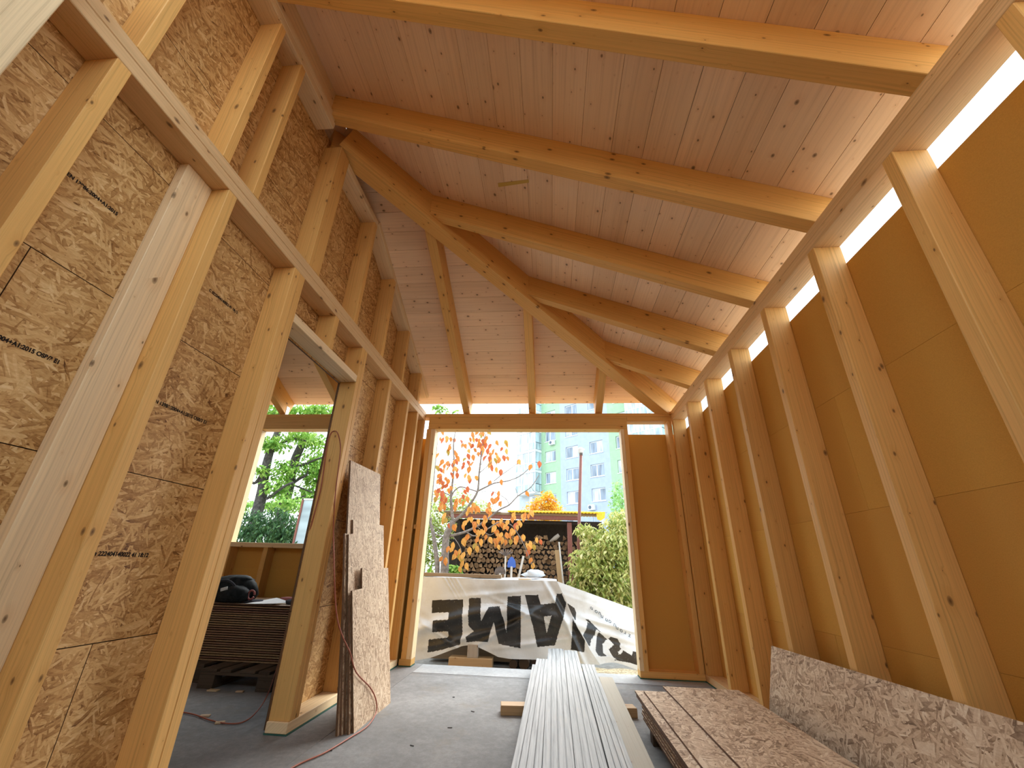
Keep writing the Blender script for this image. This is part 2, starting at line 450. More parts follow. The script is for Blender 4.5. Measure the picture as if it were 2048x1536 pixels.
_boxes = {}
def box_mesh(L, W, H, mat, bev=0.003):
    key = (round(L, 4), round(W, 4), round(H, 4), mat.name if mat else None, bev)
    if key in _boxes: return _boxes[key]
    bm = bmesh.new()
    bmesh.ops.create_cube(bm, size=1.0)
    for v in bm.verts:
        v.co = Vector(((v.co.x+0.5)*L, v.co.y*W, v.co.z*H))
    if bev > 0:
        bmesh.ops.bevel(bm, geom=list(bm.edges), offset=min(bev, W*0.3, H*0.3), segments=1, affect='EDGES')
    me = bpy.data.meshes.new('piece')
    bm.to_mesh(me); bm.free()
    me.materials.append(mat)
    _boxes[key] = me
    return me

def beam(name, p0, p1, W, H, up, mat, parent=None, bev=0.003):
    p0, p1 = Vector(p0), Vector(p1)
    me = box_mesh((p1-p0).length, W, H, mat, bev)
    o = bpy.data.objects.new(name, me)
    return place(o, frame(p0, p1-p0, up), parent)

def abox(name, xs, ys, zs, axis, mat, parent=None, bev=0.003):
    """axis-aligned timber, grain along the given axis"""
    cx, cy, cz = [(a[0]+a[1])/2 for a in (xs, ys, zs)]
    dx, dy, dz = [a[1]-a[0] for a in (xs, ys, zs)]
    if axis == 'x': return beam(name, (xs[0], cy, cz), (xs[1], cy, cz), dy, dz, (0, 0, 1), mat, parent, bev)
    if axis == 'y': return beam(name, (cx, ys[0], cz), (cx, ys[1], cz), dx, dz, (0, 0, 1), mat, parent, bev)
    return beam(name, (cx, cy, zs[0]), (cx, cy, zs[1]), dy, dx, (1, 0, 0), mat, parent, bev)

def slab(name, poly, normal, thick, xdir, mat, parent=None):
    """flat convex panel of real thickness; poly lies on its visible face, thickness goes along the normal"""
    mw = frame(poly[0], xdir, normal)
    inv = mw.inverted()
    loc = [inv @ Vector(p) for p in poly]
    n = len(loc)
    a = sum(loc[i].x*loc[(i+1) % n].y - loc[(i+1) % n].x*loc[i].y for i in range(n))
    if a < 0: loc.reverse()
    vs = [(p.x, p.y, 0) for p in loc] + [(p.x, p.y, thick) for p in loc]
    fs = [tuple(reversed(range(n))), tuple(range(n, 2*n))] + [(i, (i+1) % n, n+(i+1) % n, n+i) for i in range(n)]
    me = bpy.data.meshes.new(name)
    me.from_pydata(vs, [], fs)
    me.materials.append(mat)
    o = bpy.data.objects.new(name, me)
    return place(o, mw, parent)

def clip(poly, f):
    """part of a 2D polygon where f(p) >= 0 (f linear)"""
    out = []
    for i, a in enumerate(poly):
        b = poly[(i+1) % len(poly)]
        fa, fb = f(a), f(b)
        if fa >= 0: out.append(a)
        if fa*fb < 0:
            t = fa/(fa-fb)
            out.append((a[0]+(b[0]-a[0])*t, a[1]+(b[1]-a[1])*t))
    return out

def mesh_obj(name, vs, fs, mats, parent=None, mw=None, smooth=False, midx=None):
    me = bpy.data.meshes.new(name)
    me.from_pydata([tuple(v) for v in vs], [], fs)
    for m in (mats if isinstance(mats, (list, tuple)) else [mats]): me.materials.append(m)
    if midx: me.polygons.foreach_set('material_index', midx)
    if smooth: me.polygons.foreach_set('use_smooth', [True]*len(me.polygons))
    o = bpy.data.objects.new(name, me)
    return place(o, mw if mw is not None else Matrix.Identity(4), parent)

def tube_data(pts, rads, seg=8, vs=None, fs=None, cap=True):
    vs = [] if vs is None else vs; fs = [] if fs is None else fs
    pts = [Vector(p) for p in pts]
    base = len(vs); nrm = None
    for i, p in enumerate(pts):
        t = (pts[min(i+1, len(pts)-1)] - pts[max(i-1, 0)]).normalized()
        if nrm is None:
            nrm = t.orthogonal().normalized()
        nrm = (nrm - t*nrm.dot(t)).normalized()
        bn = t.cross(nrm)
        r = rads[i] if isinstance(rads, (list, tuple)) else rads
        for k in range(seg):
            a = 2*math.pi*k/seg
            vs.append(p + nrm*(math.cos(a)*r) + bn*(math.sin(a)*r))
    for i in range(len(pts)-1):
        for k in range(seg):
            k2 = (k+1) % seg
            fs.append((base+i*seg+k, base+i*seg+k2, base+(i+1)*seg+k2, base+(i+1)*seg+k))
    if cap:
        fs.append(tuple(base+k for k in reversed(range(seg))))
        fs.append(tuple(base+(len(pts)-1)*seg+k for k in range(seg)))
    return vs, fs

def smooth_path(pts, n=8):
    P = [Vector(p) for p in pts]
    out = []
    for i in range(len(P)-1):
        a, b, c, d = P[max(i-1, 0)], P[i], P[i+1], P[min(i+2, len(P)-1)]
        for k in range(n):
            t = k/n
            out.append(0.5*((2*b) + (c-a)*t + (2*a-5*b+4*c-d)*t*t + (3*b-a-3*c+d)*t**3))
    out.append(P[-1])
    return out

def tube(name, pts, rads, mat, parent=None, seg=8):
    vs, fs = tube_data(pts, rads, seg)
    return mesh_obj(name, vs, fs, mat, parent, smooth=True)

def text_obj(name, body, size, mw, mat, parent, squeeze=1.0):
    cu = bpy.data.curves.new(name, 'FONT')
    cu.body = body; cu.size = size; cu.extrude = 0.0003; cu.offset = 0.0008
    cu.align_x = 'LEFT'; cu.align_y = 'CENTER'
    tmp = bpy.data.objects.new('tmp', cu)
    COL.objects.link(tmp)
    dg = bpy.context.evaluated_depsgraph_get()
    me = bpy.data.meshes.new_from_object(tmp.evaluated_get(dg))
    bpy.data.objects.remove(tmp)
    me.transform(Matrix.Diagonal((squeeze, 1, 1, 1)))
    me.materials.clear(); me.materials.append(mat)
    o = bpy.data.objects.new(name, me)
    return place(o, mw, parent)

# ------------------------------------------------------------------ the setting: floor
XL, XR, YB = -1.67, 1.57, 5.25          # inner faces of the partition, the right wall and the back wall
YR = -1.3                               # near end of the building, behind the camera, shut by an added wall
XM = -1.7425                            # ridge line
XLL = 2*XM - XR                         # inner face of the far side of the left room
floor = setp(abox('floor', (XLL-0.2, XR+0.2), (YR, 5.43), (-0.22, 0.0), 'y', M['slab']), 'grey concrete floor slab of the timber house', kind='structure')
abox('membrane_strip', (-1.96, -1.43), (YR, 5.43), (0.0, 0.003), 'y', M['mat'], floor, 0)
abox('membrane_strip', (-1.428, XR+0.19), (5.03, 5.43), (0.0, 0.003), 'x', M['rim'], floor, 0)
abox('membrane_strip', (XLL-0.19, -1.962), (5.03, 5.43), (0.0, 0.003), 'x', M['rim'], floor, 0)
abox('membrane_strip', (1.40, XR+0.19), (YR, 5.028), (0.0, 0.003), 'y', M['rim'], floor, 0)
# one expansion joint across the slab
abox('floor_joint', (-1.43, 1.40), (4.985, 4.995), (0.0, 0.0012), 'x', M['mat'], floor, 0)

# ------------------------------------------------------------------ partition under the ridge (left wall of the room)
wl = empty('wall_left', (0, 0, 0), 'timber stud partition sheathed with strand board, reaching up to the ridge', kind='structure')
PX = (-1.815, XL)
def lstud(y0, y1, z0, z1, mat='beam', xs=PX, name='stud'):
    return abox(name, xs, (y0, y1), (z0, z1), 'z', M[mat], wl)
ZP = 2.80; ZT = 2.925
for y0, y1 in [(-2.29, -2.23), (-1.665, -1.605), (-1.04, -0.98), (-0.415, -0.355), (0.21, 0.27), (0.84, 0.90), (1.4625, 1.5235),
               (2.085, 2.146), (2.148, 2.209), (3.182, 3.236), (3.238, 3.290), (3.882, 3.942), (4.489, 4.549), (4.88, 4.94), (5.19, 5.247)]:
    lstud(y0, y1, 0.072, ZP)
lstud(1.303, 1.461, 0.072, ZP, 'pale', (-1.815, -1.766), 'flat_stud')
lstud(2.665, 2.722, 2.517, ZP)
# upper studs, from the rail to the roof
def slope_low(y): return 3.862 - 0.434*(y-3.574)
for y0, y1 in [(-2.29, -2.23), (-1.665, -1.605), (-1.04, -0.98), (-0.415, -0.355), (0.21, 0.27), (0.867, 0.921), (1.36, 1.411), (1.598, 1.648)]:
    lstud(y0, y1, ZT, 4.14)
lstud(2.205, 2.345, ZT, 4.13, name='ridge_post')
lstud(2.945, 3.003, ZT, 4.058)
for y0, y1 in [(3.567, 3.63), (4.20, 4.256), (4.82, 4.878)]:
    lstud(y0, y1, ZT, slope_low((y0+y1)/2)+0.01)
abox('bottom_plate', PX, (YR, 2.209), (0.012, 0.072), 'y', M['plate'], wl)
abox('bottom_plate', PX, (3.165, 5.247), (0.012, 0.072), 'y', M['pale'], wl)
abox('mid_rail', PX, (YR, 5.247), (ZP, 2.862), 'y', M['plate'], wl)
abox('mid_rail', PX, (YR, 5.247), (2.8635, ZT), 'y', M['plate'], wl)
abox('door_rail', PX, (2.209, 3.182), (2.455, 2.517), 'y', M['pale'], wl)
abox('ridge_plate', PX, (YR, 2.06), (4.14, 4.20), 'y', M['pale'], wl)
abox('ridge_plate', PX, (YR, 2.045), (4.2015, 4.262), 'y', M['pale'], wl)
abox('ridge_fill', (-1.80, -1.69), (0.4, 2.0), (4.263, 4.47), 'y', M['pale'], wl)  # fill added to close a light leak above the ridge plate
abox('short_plate', PX, (2.346, 3.01), (4.058, 4.12), 'y', M['pale'], wl)
ps = [Vector((-1.7425, y, slope_low(y))) for y in (3.02, 5.25)]
_n = Vector((0, 0.434, 1)).normalized()
beam('sloping_plate', ps[0]+_n*0.03, ps[1]+_n*0.03, 0.145, 0.06, _n, M['pale'], wl)
# post that stands proud of the partition, close to the camera
abox('corner_post', (-1.668, -1.50), (0.44, 0.585), (0.0, 3.3), 'z', M['pale'], wl)

# strand board behind the studs
seams = [0.02, 0.69, 1.345, 2.0, 2.655, 3.31, 3.965, 4.26]
joints = [[1.787], [0.55, 4.3], [1.0, 3.6], [-0.2, 2.3, 4.6], [0.9, 3.3], [0.3, 2.8], [1.5]]
osb_panels = []
def osb_piece(y0, y1, z0, z1):
    p = [(y0, z0), (y1, z0), (y1, z1), (y0, z1)]
    p = clip(p, lambda q: slope_low(q[0]) + 0.055 - q[1])
    if len(p) < 3: return
    osb_panels.append(slab('strand_board_panel', [(-1.8155, a, b) for a, b in p], (-1, 0, 0), 0.015, (0, 1, 0), M['osb'], wl))
g = 0.0018
for i in range(len(seams)-1):
    z0, z1 = seams[i]+g, seams[i+1]-g
    cuts = [YR] + joints[i] + [5.247]
    for a, b in zip(cuts, cuts[1:]):
        a += g; b -= g
        if z1 < 2.44:
            if a < 2.2: osb_piece(a, min(b, 2.209), z0, z1)
            if b > 3.19: osb_piece(max(a, 3.182), b, z0, z1)
        elif z0 < 2.44:
            if a < 2.2: osb_piece(a, min(b, 2.209), z0, z1)
            if b > 2.21 and a < 3.18: osb_piece(max(a, 2.212), min(b, 3.179), 2.444, z1)
            if b > 3.19: osb_piece(max(a, 3.182), b, z0, z1)
        else:
            osb_piece(a, b, z0, z1)
def backing(y0, y1, z0, z1):
    p = clip([(y0, z0), (y1, z0), (y1, z1), (y0, z1)], lambda q: slope_low(q[0]) + 0.05 - q[1])
    slab('seam_light_block', [(-1.831, a, b) for a, b in p], (-1, 0, 0), 0.002, (0, 1, 0), M['black'], wl)  # added black sheet, stops light leaking through the panel seams
backing(YR, 2.208, 0.02, 2.446); backing(3.183, 5.246, 0.02, 2.446); backing(YR, 5.246, 2.446, 4.25)
def wall_text(body, y, z, size, sq=1.0):
    text_obj('printed_lettering', body, size, frame((-1.8147, y, z), (0, 1, 0), (1, 0, 0)), M['ink'], wl, sq)
wall_text('15mm 222404140022 41 18:12', 1.60, 1.018, 0.024, 0.98)
wall_text('0 EN 13986:2004+A1:2015 OSB/3 E1', 1.62, 1.672, 0.024, 0.95)
wall_text('EN 13986:2004+A1:2015 OSB/3 E1', 0.955, 1.664, 0.022, 0.9)
wall_text('C 0222404140022 41 18:12', 1.70, 2.335, 0.022, 0.9)
wall_text('0086 EN 13986:2004+A1:2015', 0.93, 2.335, 0.022, 0.9)
wall_text('EN 13986 15mm', 0.60, 2.335, 0.022, 0.9)
abox('sill_seal', (-1.82, -1.665), (3.165, 5.25), (0.0032, 0.0115), 'y', M['membrane_green'], wl, 0)

# ------------------------------------------------------------------ right wall
wr = empty('wall_right', (0, 0, 0), 'timber stud wall backed with brown wood fibre board', kind='structure')
RX = (XR, 1.7235)
for k in range(-6, 6):
    y = 1.4497 + 0.625*k if k >= 0 else 0.899 - 0.625*(-1-k)
    abox('stud', RX, (y, y+0.064), (0.072, ZP), 'z', M['beam'], wr)
abox('stud', RX, (5.186, 5.247), (0.072, ZP), 'z', M['beam'], wr)
abox('bottom_plate', RX, (YR, 5.40), (0.012, 0.072), 'y', M['plate'], wr)
abox('top_plate', RX, (YR, 5.40), (ZP, 2.862), 'y', M['plate'], wr)
abox('top_plate', RX, (YR, 5.40), (2.8635, ZT), 'y', M['plate'], wr)
rs = [0.0, 0.692, 1.352, 2.012, 2.68]
for i in range(4):
    cuts = [YR, 0.6-0.3*i, 3.1-0.3*i, 5.42]
    for a, b in zip(cuts, cuts[1:]):
        slab('fibre_board_panel', [(1.7245, a+0.001, rs[i]+0.0006), (1.7245, b-0.001, rs[i]+0.0006), (1.7245, b-0.001, rs[i+1]-0.0006), (1.7245, a+0.001, rs[i+1]-0.0006)],
             (1, 0, 0), 0.018, (0, 1, 0), M['fibre'], wr)
abox('sill_seal', (1.565, 1.728), (YR, 5.40), (0.0032, 0.0115), 'y', M['membrane_green'], wr, 0)

# ------------------------------------------------------------------ back wall with the wide doorway, and the window of the left room
wb = empty('wall_back', (0, 0, 0), 'timber stud wall with a wide open doorway to the garden', kind='structure')
BY = (YB, 5.40)
abox('top_plate', (XLL, 1.569), BY, (2.858, 2.906), 'x', M['rafter'], wb)
abox('lintel', (-1.62, 1.006), BY, (2.692, 2.857), 'x', M['rafter'], wb)
abox('lower_plate', (1.008, 1.569), BY, (2.80, 2.857), 'x', M['rafter'], wb)
abox('jamb_stud', (-1.637, -1.579), BY, (0.072, 2.691), 'z', M['beam'], wb)
abox('jamb_stud', (-1.578, -1.519), BY, (0.072, 2.691), 'z', M['pale'], wb)
abox('jamb_stud', (0.916, 0.960), BY, (0.072, 2.691), 'z', M['pale'], wb)
abox('jamb_stud', (0.9605, 1.007), BY, (0.072, 2.691), 'z', M['beam'], wb)
abox('stud', (1.511, 1.568), BY, (0.072, 2.80), 'z', M['beam'], wb)
abox('bottom_plate', (0.916, 1.569), BY, (0.012, 0.072), 'x', M['beam'], wb)
abox('bottom_plate', (-1.655, -1.519), BY, (0.012, 0.072), 'x', M['beam'], wb)
abox('sill_seal', (0.912, 1.569), (5.246, 5.40), (0.0032, 0.0115), 'x', M['membrane_green'], wb, 0)
abox('sill_seal', (-1.66, -1.515), (5.246, 5.40), (0.0032, 0.0115), 'x', M['membrane_green'], wb, 0)
slab('fibre_board_panel', [(1.0, 5.401, 0.0), (1.72, 5.401, 0.0), (1.72, 5.401, 2.663), (1.0, 5.401, 2.663)], (0, 1, 0), 0.018, (0, 0, 1), M['fibre'], wb)
slab('fibre_board_panel', [(-1.83, 5.401, 0.0), (-1.60, 5.401, 0.0), (-1.60, 5.401, 2.60), (-1.83, 5.401, 2.60)], (0, 1, 0), 0.018, (0, 0, 1), M['fibre'], wb)
abox('blocking', (-1.668, -1.638), (5.26, 5.39), (1.42, 1.47), 'x', M['beam'], wb)
# left room side
abox('lintel', (-4.10, -1.83), BY, (2.692, 2.857), 'x', M['beam'], wb)
abox('jamb_stud', (-4.075, -4.018), BY, (0.072, 2.691), 'z', M['pale'], wb)
abox('stud', (-4.135, -4.077), BY, (0.072, 2.857), 'z', M['beam'], wb)
abox('window_rail', (-4.017, -2.50), BY, (1.163, 1.217), 'x', M['pale'], wb)
for x in (-4.017, -3.53, -2.905):
    abox('stud', (x, x+0.06), BY, (0.072, 1.162), 'z', M['beam'], wb)
for x in (-2.499, -1.90):
    abox('stud', (x, x+0.06), BY, (0.072, 2.691), 'z', M['beam'], wb)
abox('bottom_plate', (XLL, -1.83), BY, (0.012, 0.072), 'x', M['beam'], wb)
slab('fibre_board_panel', [(-4.017, 5.401, 0.0), (-2.5, 5.401, 0.0), (-2.5, 5.401, 0.9215), (-4.017, 5.401, 0.9215)], (0, 1, 0), 0.018, (0, 0, 1), M['fibre'], wb)
slab('fibre_board_panel', [(-4.017, 5.4018, 0.9216), (-2.5, 5.4018, 0.9216), (-2.5, 5.4018, 1.20), (-4.017, 5.4018, 1.20)], (0, 1, 0), 0.018, (0, 0, 1), M['fibre'], wb)
slab('fibre_board_panel', [(-2.498, 5.401, 0.0), (-1.831, 5.401, 0.0), (-1.831, 5.401, 2.66), (-2.498, 5.401, 2.66)], (0, 1, 0), 0.018, (0, 0, 1), M['fibre'], wb)
slab('fibre_board_panel', [(XLL-0.15, 5.401, 0.0), (-4.077, 5.401, 0.0), (-4.077, 5.401, 2.66), (XLL-0.15, 5.401, 2.66)], (0, 1, 0), 0.018, (0, 0, 1), M['fibre'], wb)

# far side of the left room
wf = empty('wall_far', (0, 0, 0), 'far stud wall of the room behind the partition', kind='structure')
for k in range(-5, 7):
    y = 1.45 + 0.625*k
    abox('stud', (XLL-0.153, XLL), (y, y+0.06), (0.072, ZP), 'z', M['beam'], wf)
abox('bottom_plate', (XLL-0.153, XLL), (YR, 5.40), (0.012, 0.072), 'y', M['plate'], wf)
abox('top_plate', (XLL-0.153, XLL), (YR, 5.40), (ZP, ZT), 'y', M['plate'], wf)
slab('fibre_board_panel', [(XLL-0.155, YR, 0), (XLL-0.155, 5.42, 0), (XLL-0.155, 5.42, 2.68), (XLL-0.155, YR, 2.68)], (-1, 0, 0), 0.018, (0, 1, 0), M['fibre'], wf)

# added wall behind the camera, dark-faced to limit light from there
wq = empty('wall_rear_added', (0, 0, 0), 'unseen stud wall added behind the camera to limit light from behind', kind='structure')
for k in range(11):
    x = XLL + 0.1 + 0.625*k
    abox('stud', (x, x+0.06), (YR-0.15, YR), (0.072, ZP), 'z', M['beam'], wq)
abox('bottom_plate', (XLL, XR), (YR-0.15, YR), (0.012, 0.072), 'x', M['plate'], wq)
abox('top_plate', (XLL, XR), (YR-0.15, YR), (ZP, ZT), 'x', M['plate'], wq)
slab('fibre_board_panel', [(XLL, YR-0.152, 0), (XR+0.15, YR-0.152, 0), (XR+0.15, YR-0.152, 2.9), (XLL, YR-0.152, 2.9)], (0, -1, 0), 0.018, (1, 0, 0), M['dark_board'], wq)  # facing made dark so little light bounces onto camera-facing timber

# ------------------------------------------------------------------ roof: rafters, hips and boards seen from below
ce = empty('ceiling', (0, 0, 0), 'hipped timber roof seen from inside with exposed rafters and boards', kind='structure')
SR, SH = 0.40, 0.434
CRZ, CHZ = 3.16, 3.205
def zr(x): return CRZ + SR*(XR-x)
def zl(x): return zr(2*XM-x)
def zh(y): return CHZ + SH*(5.24-y)
def hip_y(x): return 5.24 + (CHZ-CRZ-SR*(XR-x))/SH      # right hip line in plan
def hip_x(y): return XR - (CHZ+SH*(5.24-y)-CRZ)/SR
NR = Vector((SR, 0, 1)).normalized()
NLf = Vector((-SR, 0, 1)).normalized()
NH = Vector((0, SH, 1)).normalized()
YO = 0.62                                               # right slope left open short of this, an added opening for daylight
XE, YE = 1.76, 5.437                                    # where the boards end, just outside the walls
APEX_Y = hip_y(XM)
# rafters of the right slope
HR = 0.219
for k in range(-1, 5):
    y0 = 1.192 + 0.803*k; yc = y0 + 0.0475
    xs = -1.735 if yc < APEX_Y-0.1 else hip_x(yc) + 0.0
    a = Vector((xs, yc, zr(xs))) - NR*(HR/2+0.001); b = Vector((1.74, yc, zr(1.74))) - NR*(HR/2+0.001)
    beam('rafter', a, b, 0.095, HR, NR, M['rafter'], ce)
# mirrored rafters over the left room
for k in range(-1, 2):
    yc = 1.192 + 0.803*k + 0.0475
    a = Vector((-1.75, yc, zl(-1.75))) - NLf*(HR/2+0.001); xe = 2*XM-1.74; b = Vector((xe, yc, zl(xe))) - NLf*(HR/2+0.001)
    beam('rafter', a, b, 0.095, HR, NLf, M['rafter'], ce)
# jack rafters of the hip end
HJ = 0.247
for xc in (-1.117, -0.222, 0.655, -2.02, -2.88, -3.765, -4.65):
    xr_ = xc if xc > XM else 2*XM-xc
    y0 = hip_y(xr_) + 0.02
    a = Vector((xc, y0, zh(y0))) - NH*(HJ/2+0.001); b = Vector((xc, 5.425, zh(5.425))) - NH*(HJ/2+0.001)
    beam('jack_rafter', a, b, 0.092, HJ, NH, M['rafter'], ce)
# hips
for s in (1, -1):
    def HP(x):
        X = x if s > 0 else 2*XM-x
        return Vector((X, hip_y(x), zr(x)))
    a, b = HP(-1.70), HP(1.70)
    d = (b-a).normalized(); up = Vector((0, 0, 1)); up = (up-d*up.dot(d)).normalized()
    H = 0.282
    beam('hip_rafter', a-up*(H/2+0.018), b-up*(H/2+0.018), 0.155, H, up, M['rafter'], ce)
# boards of the right slope run along the ridge
def right_poly(xa, xb, off, yo=YO):
    p = [(xa, yo), (xb, yo), (xb, 9.0), (xa, 9.0)]
    p = clip(p, lambda q: hip_y(q[0]) - q[1])
    p = clip(p, lambda q: YE - q[1])
    return [Vector((x, y, zr(x))) + NR*off for x, y in p]
js = [1.223 - 0.197*k for k in range(-3, 17)]
js = sorted([j for j in js if XM+0.06 < j < XE-0.03] + [XM, XE])
for xa, xb in zip(js, js[1:]):
    slab('roof_board', right_poly(xa+0.0011, xb-0.0011, 0.0), NR, 0.024, (0, 1, 0), M['ceil'], ce)
slab('roof_light_block', right_poly(XM, XE, 0.0245), NR, 0.02, (0, 1, 0), M['black'], ce)  # added black sheet, keeps light from leaking between the boards
# boards of the hip end run across
def hip_poly(ya, yb, off):
    p = [(-9, ya), (9, ya), (9, yb), (-9, yb)]
    p = clip(p, lambda q: hip_x(q[1]) - q[0])
    p = clip(p, lambda q: q[0] - (2*XM-hip_x(q[1])))
    p = clip(p, lambda q: XE - q[0])
    p = clip(p, lambda q: q[0] - (2*XM-XE))
    return [Vector((x, y, zh(y))) + NH*off for x, y in p]
jh = [4.763 + 0.18*k for k in range(-14, 5)]
jh = sorted([j for j in jh if APEX_Y+0.07 < j < YE-0.04] + [APEX_Y+0.001, YE])
for ya, yb in zip(jh, jh[1:]):
    slab('roof_board', hip_poly(ya+0.0011, yb-0.0011, 0.0), NH, 0.024, (1, 0, 0), M['ceil'], ce)
slab('roof_light_block', hip_poly(APEX_Y+0.001, YE, 0.0245), NH, 0.02, (1, 0, 0), M['black'], ce)  # same added light-blocking sheet over the hip end
# left slope
slab('roof_board', [Vector((2*XM-p.x, p.y, p.z)) for p in right_poly(XM, XE, 0.0, YR-0.15)], NLf, 0.03, (0, 1, 0), M['ceil'], ce)
# steel angle at one jack rafter over the left room
abox('steel_angle', (-3.718, -3.714), (5.27, 5.33), (2.907, 3.03), 'z', M['steel'], ce, 0)
# yellow crayon mark on a board
_a = Vector((0.0, 2.32, 0)); q0 = at_z(997, 369, 3.55); 
def on_right(px, py):
    d = _f + CR*((px-1024)/FPX) - CU*((py-768)/FPX)
    o = Vector((0, 0, CAM_Z)); t = (Vector((XR, 0, CRZ))-o).dot(NR)/d.dot(NR)
    return o + d*t
slab('yellow_mark', [on_right(996, 366)-NR*0.002, on_right(1057, 359)-NR*0.002, on_right(1058, 365)-NR*0.002, on_right(997, 374)-NR*0.002], NR, 0.0015, (0, 1, 0), M['tape'], ce)

# ------------------------------------------------------------------ things in the room
# white grooved boards lying on battens, running out through the doorway
def grooved_board(name, far_l, far_r, y_far, near_l, near_r, y_near, z0, z1, mat, grooves=3, ragged=0.0):
    """a long board whose top carries milled grooves; edges given at its far and near end"""
    L = y_far - y_near
    wf_, wn_ = far_r-far_l, near_r-near_l
    prof = [(0.0, 0.0)]
    for k in range(grooves):
        c = (k+1)/(grooves+1)
        prof += [(c-0.022, 0.0), (c-0.010, -0.006), (c+0.010, -0.006), (c+0.022, 0.0)]
    prof.append((1.0, 0.0))
    ny = 14
    vs, fs = [], []
    m = len(prof)+2
    cx = (near_l+near_r)/2
    rnd = random.Random(name+str(far_l))
    jag = [rnd.uniform(-ragged, ragged) for _ in range(m)]
    for i in range(ny+1):
        t = i/ny
        l = near_l+(far_l-near_l)*t; w = wn_+(wf_-wn_)*t
        sag = 0.002*math.sin(t*7+far_l*9)
        row = [(0.0, z0-z1)] + prof + [(1.0, z0-z1)]
        for j, (u, dz) in enumerate(row):
            yy = y_near + L*t + (jag[j] if i == ny else 0)
            vs.append((yy-y_near, -(l+w*u-cx), dz+sag))
    for i in range(ny):
        for j in range(m):
            a = i*m+j; b = i*m+(j+1) % m
            fs.append((a, b, b+m, a+m))
    fs.append(tuple(reversed(range(m)))); fs.append(tuple(ny*m+j for j in range(m)))
    mw = Matrix.Translation((cx, y_near, z1)) @ Matrix.Rotation(math.pi/2, 4, 'Z')
    me = bpy.data.meshes.new(name); me.from_pydata(vs, [], fs); me.materials.append(mat)
    o = bpy.data.objects.new(name, me)
    return place(o, mw)
NY = 0.9
WB = [(-0.157, -0.039, 5.36, -0.199, -0.052, 2.65), (-0.036, 0.149, 6.03, -0.048, 0.110, 2.65), (0.155, 0.308, 5.95, 0.114, 0.272, 2.65), (0.312, 0.440, 5.18, 0.2805, 0.400, 2.65)]
LBW = ['white grooved board farthest from the strand board stack, along the bare floor', 'white grooved board with the splintered end reaching farthest out the doorway',
       'white grooved board with brown worn patch, second from the bare board', 'white grooved board lying right beside the bare unpainted board']
def extrap(b):
    fl, fr, yf, nl, nr, yn = b
    k = (yn-NY)/(yf-yn)
    return fl, fr, yf, nl-(fl-nl)*k, nr-(fr-nr)*k, NY
for b, lb in zip(WB, LBW):
    o = grooved_board('white_board', *extrap(b), 0.0945, 0.121, M['white_board'], 3, 0.02)
    setp(o, lb, 'board', 'white boards on the floor')
o = grooved_board('bare_board', *extrap((0.449, 0.575, 4.80, 0.404, 0.522, 2.80)), 0.067, 0.0935, M['bare_board'], 0, 0.0)
setp(o, 'bare unpainted board beside the white boards, shorter at its far end', 'board')
# second layer below the white boards
for i, (x, y1) in enumerate([(-0.13, 5.2), (0.02, 5.7), (0.17, 5.6), (0.30, 5.0)]):
    o = grooved_board('under_board', x-0.068, x+0.068, y1, x-0.075, x+0.06, NY, 0.067, 0.0935, M['white_board'], 0, 0.01)
    setp(o, 'white board hidden under the top layer of grooved boards', 'board', 'lower layer of white boards')
o = beam('batten', (-0.388, 3.89, 0.031), (0.64, 4.02, 0.031), 0.115, 0.062, (0, 0, 1), M['timber'])
setp(o, 'short wooden batten under the white boards, its end sticking out over the floor', 'batten')
o = beam('batten', (-0.30, 1.45, 0.031), (0.62, 1.45, 0.031), 0.10, 0.062, (0, 0, 1), M['timber'])
setp(o, 'wooden batten under the near ends of the white boards', 'batten')

# flat stack of strand board sheets by the right wall
rn = random.Random(3)
NS = 14
tk = 0.0130
for i in range(NS):
    z = 0.062 + i*(tk+0.0005)
    dx = rn.uniform(-0.012, 0.012) + (0.035 if i < 9 else 0.0); dy = rn.uniform(-0.02, 0.02) - (0.03 if i < 9 else 0)
    if i == NS-1: xa, xb, dy = 0.812, 1.345, 0.035
    elif i == NS-2: xa, xb, dy = 0.655, 1.335, -0.06
    elif i == NS-3: xa, xb, dy = 0.602, 1.27, 0.0
    elif i == NS-4: xa, xb, dy = 0.608, 1.28, -0.01
    else: xa, xb = 0.612+dx, 1.287+dx
    o = beam('strand_board_sheet', ((xa+xb)/2, 1.25+rn.uniform(-0.02, 0.02), z+tk/2), ((xa+xb)/2, 3.735+dy, z+tk/2), xb-xa, tk, (0, 0, 1), M['osb_sheet'] if i > 8 else M['osb_edge'], bev=0.001)
    nm = {NS-1: 'narrow strand board sheet lying on top of the flat stack by the right wall', NS-2: 'strand board sheet second from the top of the flat stack by the right wall',
          NS-3: 'strand board sheet third from the top, jutting out of the flat stack', NS-4: 'strand board sheet fourth from the top, jutting out of the flat stack'}.get(i, 'strand board sheet in the lower part of the flat stack beside the boards')
    setp(o, nm, 'board', 'flat stack of strand board sheets')
for y in (1.6, 2.55, 3.45):
    o = beam('stack_bearer', (0.64, y, 0.031), (1.34, y, 0.031), 0.08, 0.062, (0, 0, 1), M['pallet'])
    setp(o, {1.6: 'dark bearer under the near end of the flat strand board stack', 2.55: 'dark bearer under the middle of the flat strand board stack', 3.45: 'dark bearer under the far end of the flat strand board stack'}[y], 'bearer', 'bearers under the flat stack')
